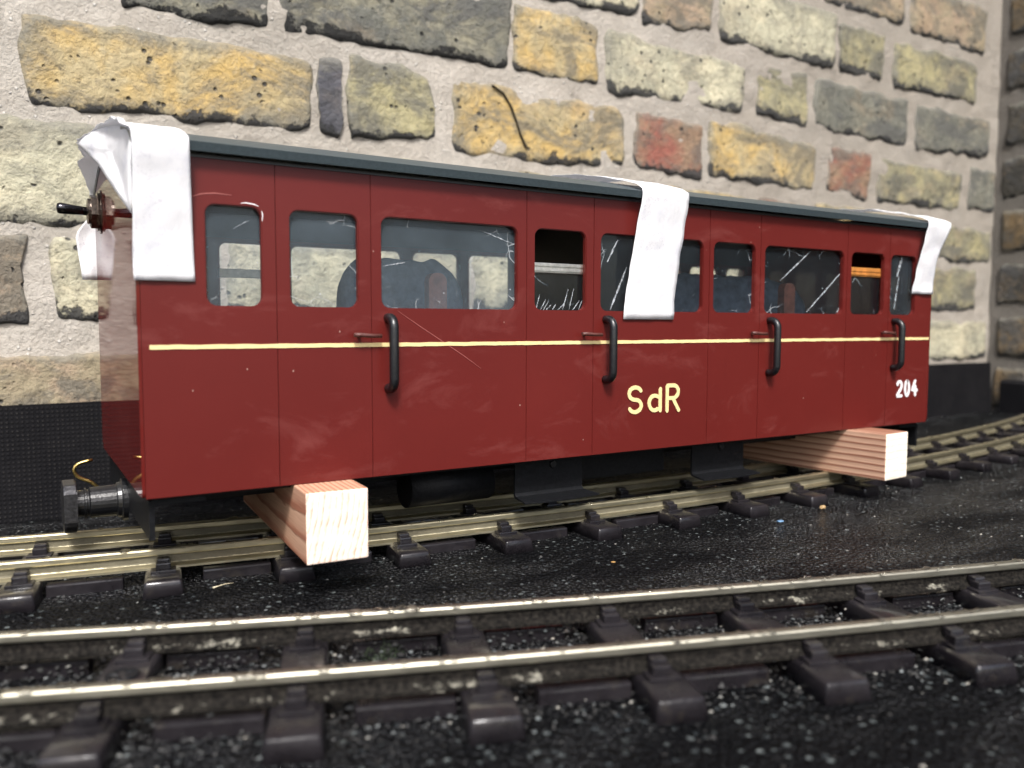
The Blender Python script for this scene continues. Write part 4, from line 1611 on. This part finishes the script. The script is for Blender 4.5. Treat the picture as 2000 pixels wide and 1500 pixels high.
def tape_path(zn, zf, nseg=90, lift=0.0016):
    """(y, z) points: up the near side, over the roof, down the far side"""
    pts = []
    e = 0.0015
    for i in range(20):
        t = i / 19
        pts.append((-e - 0.0120 * max(0.0, (t - 0.12) / 0.88) ** 1.25, zn + (ZT + 0.001 - zn) * t))
    pts.append((-0.0140, ZT + 0.004))
    pts.append((-0.0130, ZT + 0.0092))
    for i in range(1, 40):
        y = -0.0115 + (W + 0.023) * i / 40
        pts.append((y, roof_z(y) + lift))
    pts.append((W + 0.0130, ZT + 0.0092))
    pts.append((W + 0.0140, ZT + 0.004))
    for i in range(1, 6):
        t = i / 5
        pts.append((W + e + 0.012 * (1 - t) ** 1.2, ZT + 0.0005 - 0.0145 * t))
    for i in range(1, 12):
        t = i / 11
        pts.append((W + e, ZT - 0.014 + (zf - ZT + 0.014) * t))
    return pts


def tape_strip(label, path, xl, xr, seed, nxs=14, extra=None, crumple=0.0012):
    """xl(k,t), xr(k,t): edges along the path (t = 0..1)"""
    b = MB()
    n = len(path)
    vs = []
    for k_, (y, z) in enumerate(path):
        t = k_ / (n - 1)
        a, c = xl(t, y, z), xr(t, y, z)
        p0 = path[max(0, k_ - 1)]
        p1 = path[min(n - 1, k_ + 1)]
        dy, dz = p1[0] - p0[0], p1[1] - p0[1]
        l_ = math.hypot(dy, dz) or 1
        ny_, nz_ = -dz / l_, dy / l_          # outward normal
        for i in range(nxs + 1):
            x = a + (c - a) * i / nxs
            w_ = crumple * (0.55 + fn(x, y + z * 1.7, seed, 34) + 0.6 * fn(x, y * 2 + z, seed + 4, 80))
            w_ = max(0.0002, w_)
            if x < -0.004:
                w_ += 0.006 * fn(x, y + z, seed, 50)
            vs.append((x, y + ny_ * w_, z + nz_ * w_))
    n1 = nxs + 1
    fs = [(k_ * n1 + i, k_ * n1 + i + 1, (k_ + 1) * n1 + i + 1, (k_ + 1) * n1 + i) for k_ in range(n - 1) for i in range(nxs)]
    b.add(vs, fs, True)
    if extra:
        extra(b)
    o = b.build('paper_tape', 'tape', None, loc=(xl(0.5, 0, 0), W / 2, ZT + 0.03), recalc=False)
    sol = o.modifiers.new('thickness', 'SOLIDIFY')
    sol.thickness = 0.0001
    sol.offset = 1
    tag(o, label, 'tape', 'white paper tape strips over the carriage roof')
    return o


def lerp_tab(tab, v):
    if v <= tab[0][0]:
        return tab[0][1]
    for (a, x), (b_, y) in zip(tab, tab[1:]):
        if v <= b_:
            return x + (y - x) * (v - a) / (b_ - a)
    return tab[-1][1]


def a_left(t, y, z):
    if y < 0.0:
        return -0.0042 + 0.0006 * fn(z, 1, 0, 60)
    if y < W - 0.01 + 0.02 and z > ZT + 0.004:
        return lerp_tab([(0.0, -0.0096), (0.10, -0.0115), (0.16, -0.016), (0.19, -0.026), (0.22, -0.022), (0.255, -0.0145), (0.258, -0.022), (0.30, -0.012), (0.33, -0.007)], y)
    return lerp_tab([(0.180, -0.0165), (0.225, -0.0215), (0.232, -0.019), (0.252, -0.004), (0.265, -0.006)], z)


def a_right(t, y, z):
    if y < 0:
        return 0.0392 - 0.004 * max(0, (z - 0.166) / 0.1)
    return 0.036


def flap(b):
    """overhanging tape folded down across the top of the end"""
    rim = [((147, 279), .200), ((174, 258), .165), ((206, 247), .115), ((238, 244), .055), ((257, 252), -.002), ((255, 320), -.002), ((256, 374), -.003), ((256, 416), -.003),
           ((234, 386), .03), ((210, 350), .075), ((188, 318), .125), ((168, 299), .165)]
    P = [HIT(p[0], p[1], 1, y) for p, y in rim]
    C = HIT(218, 295, 1, 0.085)
    vs, fs = [C], []
    K = 6
    for k_ in range(1, K + 1):
        for i, p in enumerate(P):
            q = P[(i + 1) % len(P)]
            for t in (0, 0.5):
                e = p.lerp(q, t)
                v_ = C.lerp(e, k_ / K)
                v_.x += 0.0022 * fn(v_.y, v_.z, 2, 45) * (1 - abs(k_ / K - 0.5))
                vs.append(v_)
    n_ = 2 * len(P)
    fs = [(0, 1 + j, 1 + (j + 1) % n_) for j in range(n_)]
    for k_ in range(K - 1):
        for j in range(n_):
            q = (j + 1) % n_
            fs.append((1 + k_ * n_ + j, 1 + (k_ + 1) * n_ + j, 1 + (k_ + 1) * n_ + q, 1 + k_ * n_ + q))
    b.add(vs, fs, True)


tape_strip('crumpled white paper tape over the roof end above the toggle switch', tape_path(0.166, 0.180), a_left, a_right, 3.0, 20, flap, 0.0009)
tape_strip('white paper tape strip across the middle of the roof, its end covering a side window', tape_path(0.1395, 0.240, lift=0.0035),
           lambda t, y, z: 0.472 + (-0.0135 * (ZT - z) / 0.125 if y < 0 else 0) - (0.02 if 0 < y < W else 0) * math.sin(math.pi * max(0, min(1, y / W))) + 0.0008 * fn(z, 3, 0, 60),
           lambda t, y, z: (0.536 - 0.0085 * (ZT - z) / 0.125 if y < 0 else 0.536) + 0.0008 * fn(z, 6, 0, 60), 11.0, 14, None, 0.0012)
tape_strip('white paper tape wrapped over the roof end above the number', tape_path(0.1765, 0.19, lift=0.0025),
           lambda t, y, z: (0.966 - 0.0125 * (ZT - z) / 0.09 if y < 0 else 0.962),
           lambda t, y, z: (1.0005 + (0.016 * max(0, (z - 0.225) / 0.04) if z > 0.225 else 0) if y < 0 else 1.017), 23.0, 14, None, 0.0018)

# ------------------------------------------------------------------ small loose things
chips = MB()
rg = random.Random(99)


def chip(x, y, r, zoff=0.0):
    z = gz(x, y) + zoff
    a = rg.uniform(0, 6.28)
    h = r * rg.uniform(0.3, 0.8)
    n_ = rg.choice((4, 5))
    vs = [(x + r * math.cos(a + i * 6.283 / n_) * rg.uniform(0.65, 1.15), y + r * math.sin(a + i * 6.283 / n_) * rg.uniform(0.65, 1.15), z + h * rg.uniform(-0.1, 0.35)) for i in range(n_)]
    vs.append((x + r * 0.2, y, z + h))
    vs.append((x, y, z - h * 0.6))
    fs = [(i, (i + 1) % n_, n_) for i in range(n_)] + [((i + 1) % n_, i, n_ + 1) for i in range(n_)]
    chips.add(vs, fs)


for _ in range(7000):       # grit caught along the front track
    s = rg.uniform(-3.1, -2.0)
    off = rg.choice((1, -1)) * GAUGE / 2 + rg.gauss(0, 0.016)
    p = at_f(s, off, 0)
    chip(p[0], p[1], rg.uniform(0.0007, 0.0020) * (1.8 if rg.random() < 0.06 else 1), 0.0125 * max(0, 1 - abs(abs(off) - GAUGE / 2) / 0.012) * rg.random())
for _ in range(1800):
    s = rg.uniform(-1.0, 1.2)
    p = at_r(s, rg.choice((1, -1)) * GAUGE / 2 + rg.gauss(0, 0.05), 0)
    chip(p[0], p[1], rg.uniform(0.0006, 0.0016))
for _ in range(6000):
    x, y = rg.uniform(-0.3, 1.6), rg.uniform(-0.5, 0.4)
    chip(x, y, rg.uniform(0.0006, 0.0019) * (1.5 if rg.random() < 0.05 else 1), -0.0002)
tag(chips.build('grit', 'chips', None, loc=(0.5, -0.1, -0.088), recalc=False), 'dark stone grit scattered over the ground and along the rails', kind='stuff')


def lump(name, px, py, r, mat, label, cat, flat=0.7, z=-0.0885, group=None):
    h = HIT(px, py, 2, z)
    bm = bmesh.new()
    bmesh.ops.create_icosphere(bm, subdivisions=2, radius=1)
    for v in bm.verts:
        q = v.co.copy()
        f_ = 1 + 0.35 * fn(q.x + px, q.y, q.z, 1.3)
        v.co = Vector((q.x * r * f_, q.y * r * 0.8 * f_, q.z * r * flat * f_))
    bm.verts.index_update()
    b = MB()
    b.add([Vector((h.x, h.y, h.z + r * flat * 0.75)) + v.co for v in bm.verts], [[v.index for v in f.verts] for f in bm.faces])
    bm.free()
    tag(b.build(name, mat, None, loc=(h.x, h.y, h.z)), label, cat, group)


lump('pebble', 1645, 1150, 0.0042, 'pebble_white', 'small white pebble lying between the silver rails', 'pebble', z=-0.0735)
lump('pebble', 1607, 994, 0.0042, 'pebble_tan', 'tan pebble by a sleeper end of the brass railed track', 'pebble')
lump('paint_flake', 1524, 1019, 0.0045, 'flake_blue', 'tiny blue flake on the wet ground between the tracks', 'flake', 0.2)
lump('leaf_fragment', 966, 1228, 0.0028, 'leaf_tan', 'curled tan leaf fragment beside a sleeper between the silver rails', 'leaf', 0.4, z=-0.085)
lump('leaf_fragment', 1198, 1099, 0.0022, 'leaf_tan', 'small yellow leaf fragment on the wet ground between the two tracks', 'leaf', 0.35)
lump('leaf_fragment', 12, 1305, 0.0036, 'leaf_tan', 'orange leaf scrap lying by the dirty far rail of the front track', 'leaf', 0.3)

b = MB()
h = HIT(748, 1278, 2, -0.088)
for i in range(420):
    a, rr = rg.uniform(0, 6.283), 0.013 * math.sqrt(rg.random())
    x, y = h.x + rr * math.cos(a) * 1.25, h.y + rr * math.sin(a) * 0.8
    z = gz(x, y) + rg.random() * 0.010 * (1 - (rr / 0.013) ** 2)
    l_ = rg.uniform(0.001, 0.0022)
    d = Vector((rg.gauss(0, 1), rg.gauss(0, 1), abs(rg.gauss(0, 1)))).normalized() * l_
    e = d.cross(Vector((rg.random(), rg.random(), rg.random()))).normalized() * l_ * 0.3
    p = Vector((x, y, z - 0.0006))
    b.add([p, p + d * 0.5 + e, p + d, p + d * 0.5 - e], [(0, 1, 2, 3)])
tag(b.build('moss_tuft', 'moss', None, loc=h, recalc=False), 'small dark green moss tuft growing between the silver rails', 'moss')

b = MB()
pts = []
for px, py in ((416, 1147), (428, 1143), (440, 1139), (456, 1137)):
    q = HIT(px, py, 2, -0.0875)
    pts.append((q.x, q.y, gz(q.x, q.y) + 0.0004))
b.tube(pts, [0.0008, 0.0005, 0.0004, 0.0002], 6)
tag(b.build('straw', 'fibre', None, loc=pts[0]), 'pale bit of straw on the ground beside the near pine block', 'straw')

for o in bpy.data.objects:
    if '_w' in o:
        del o['_w']
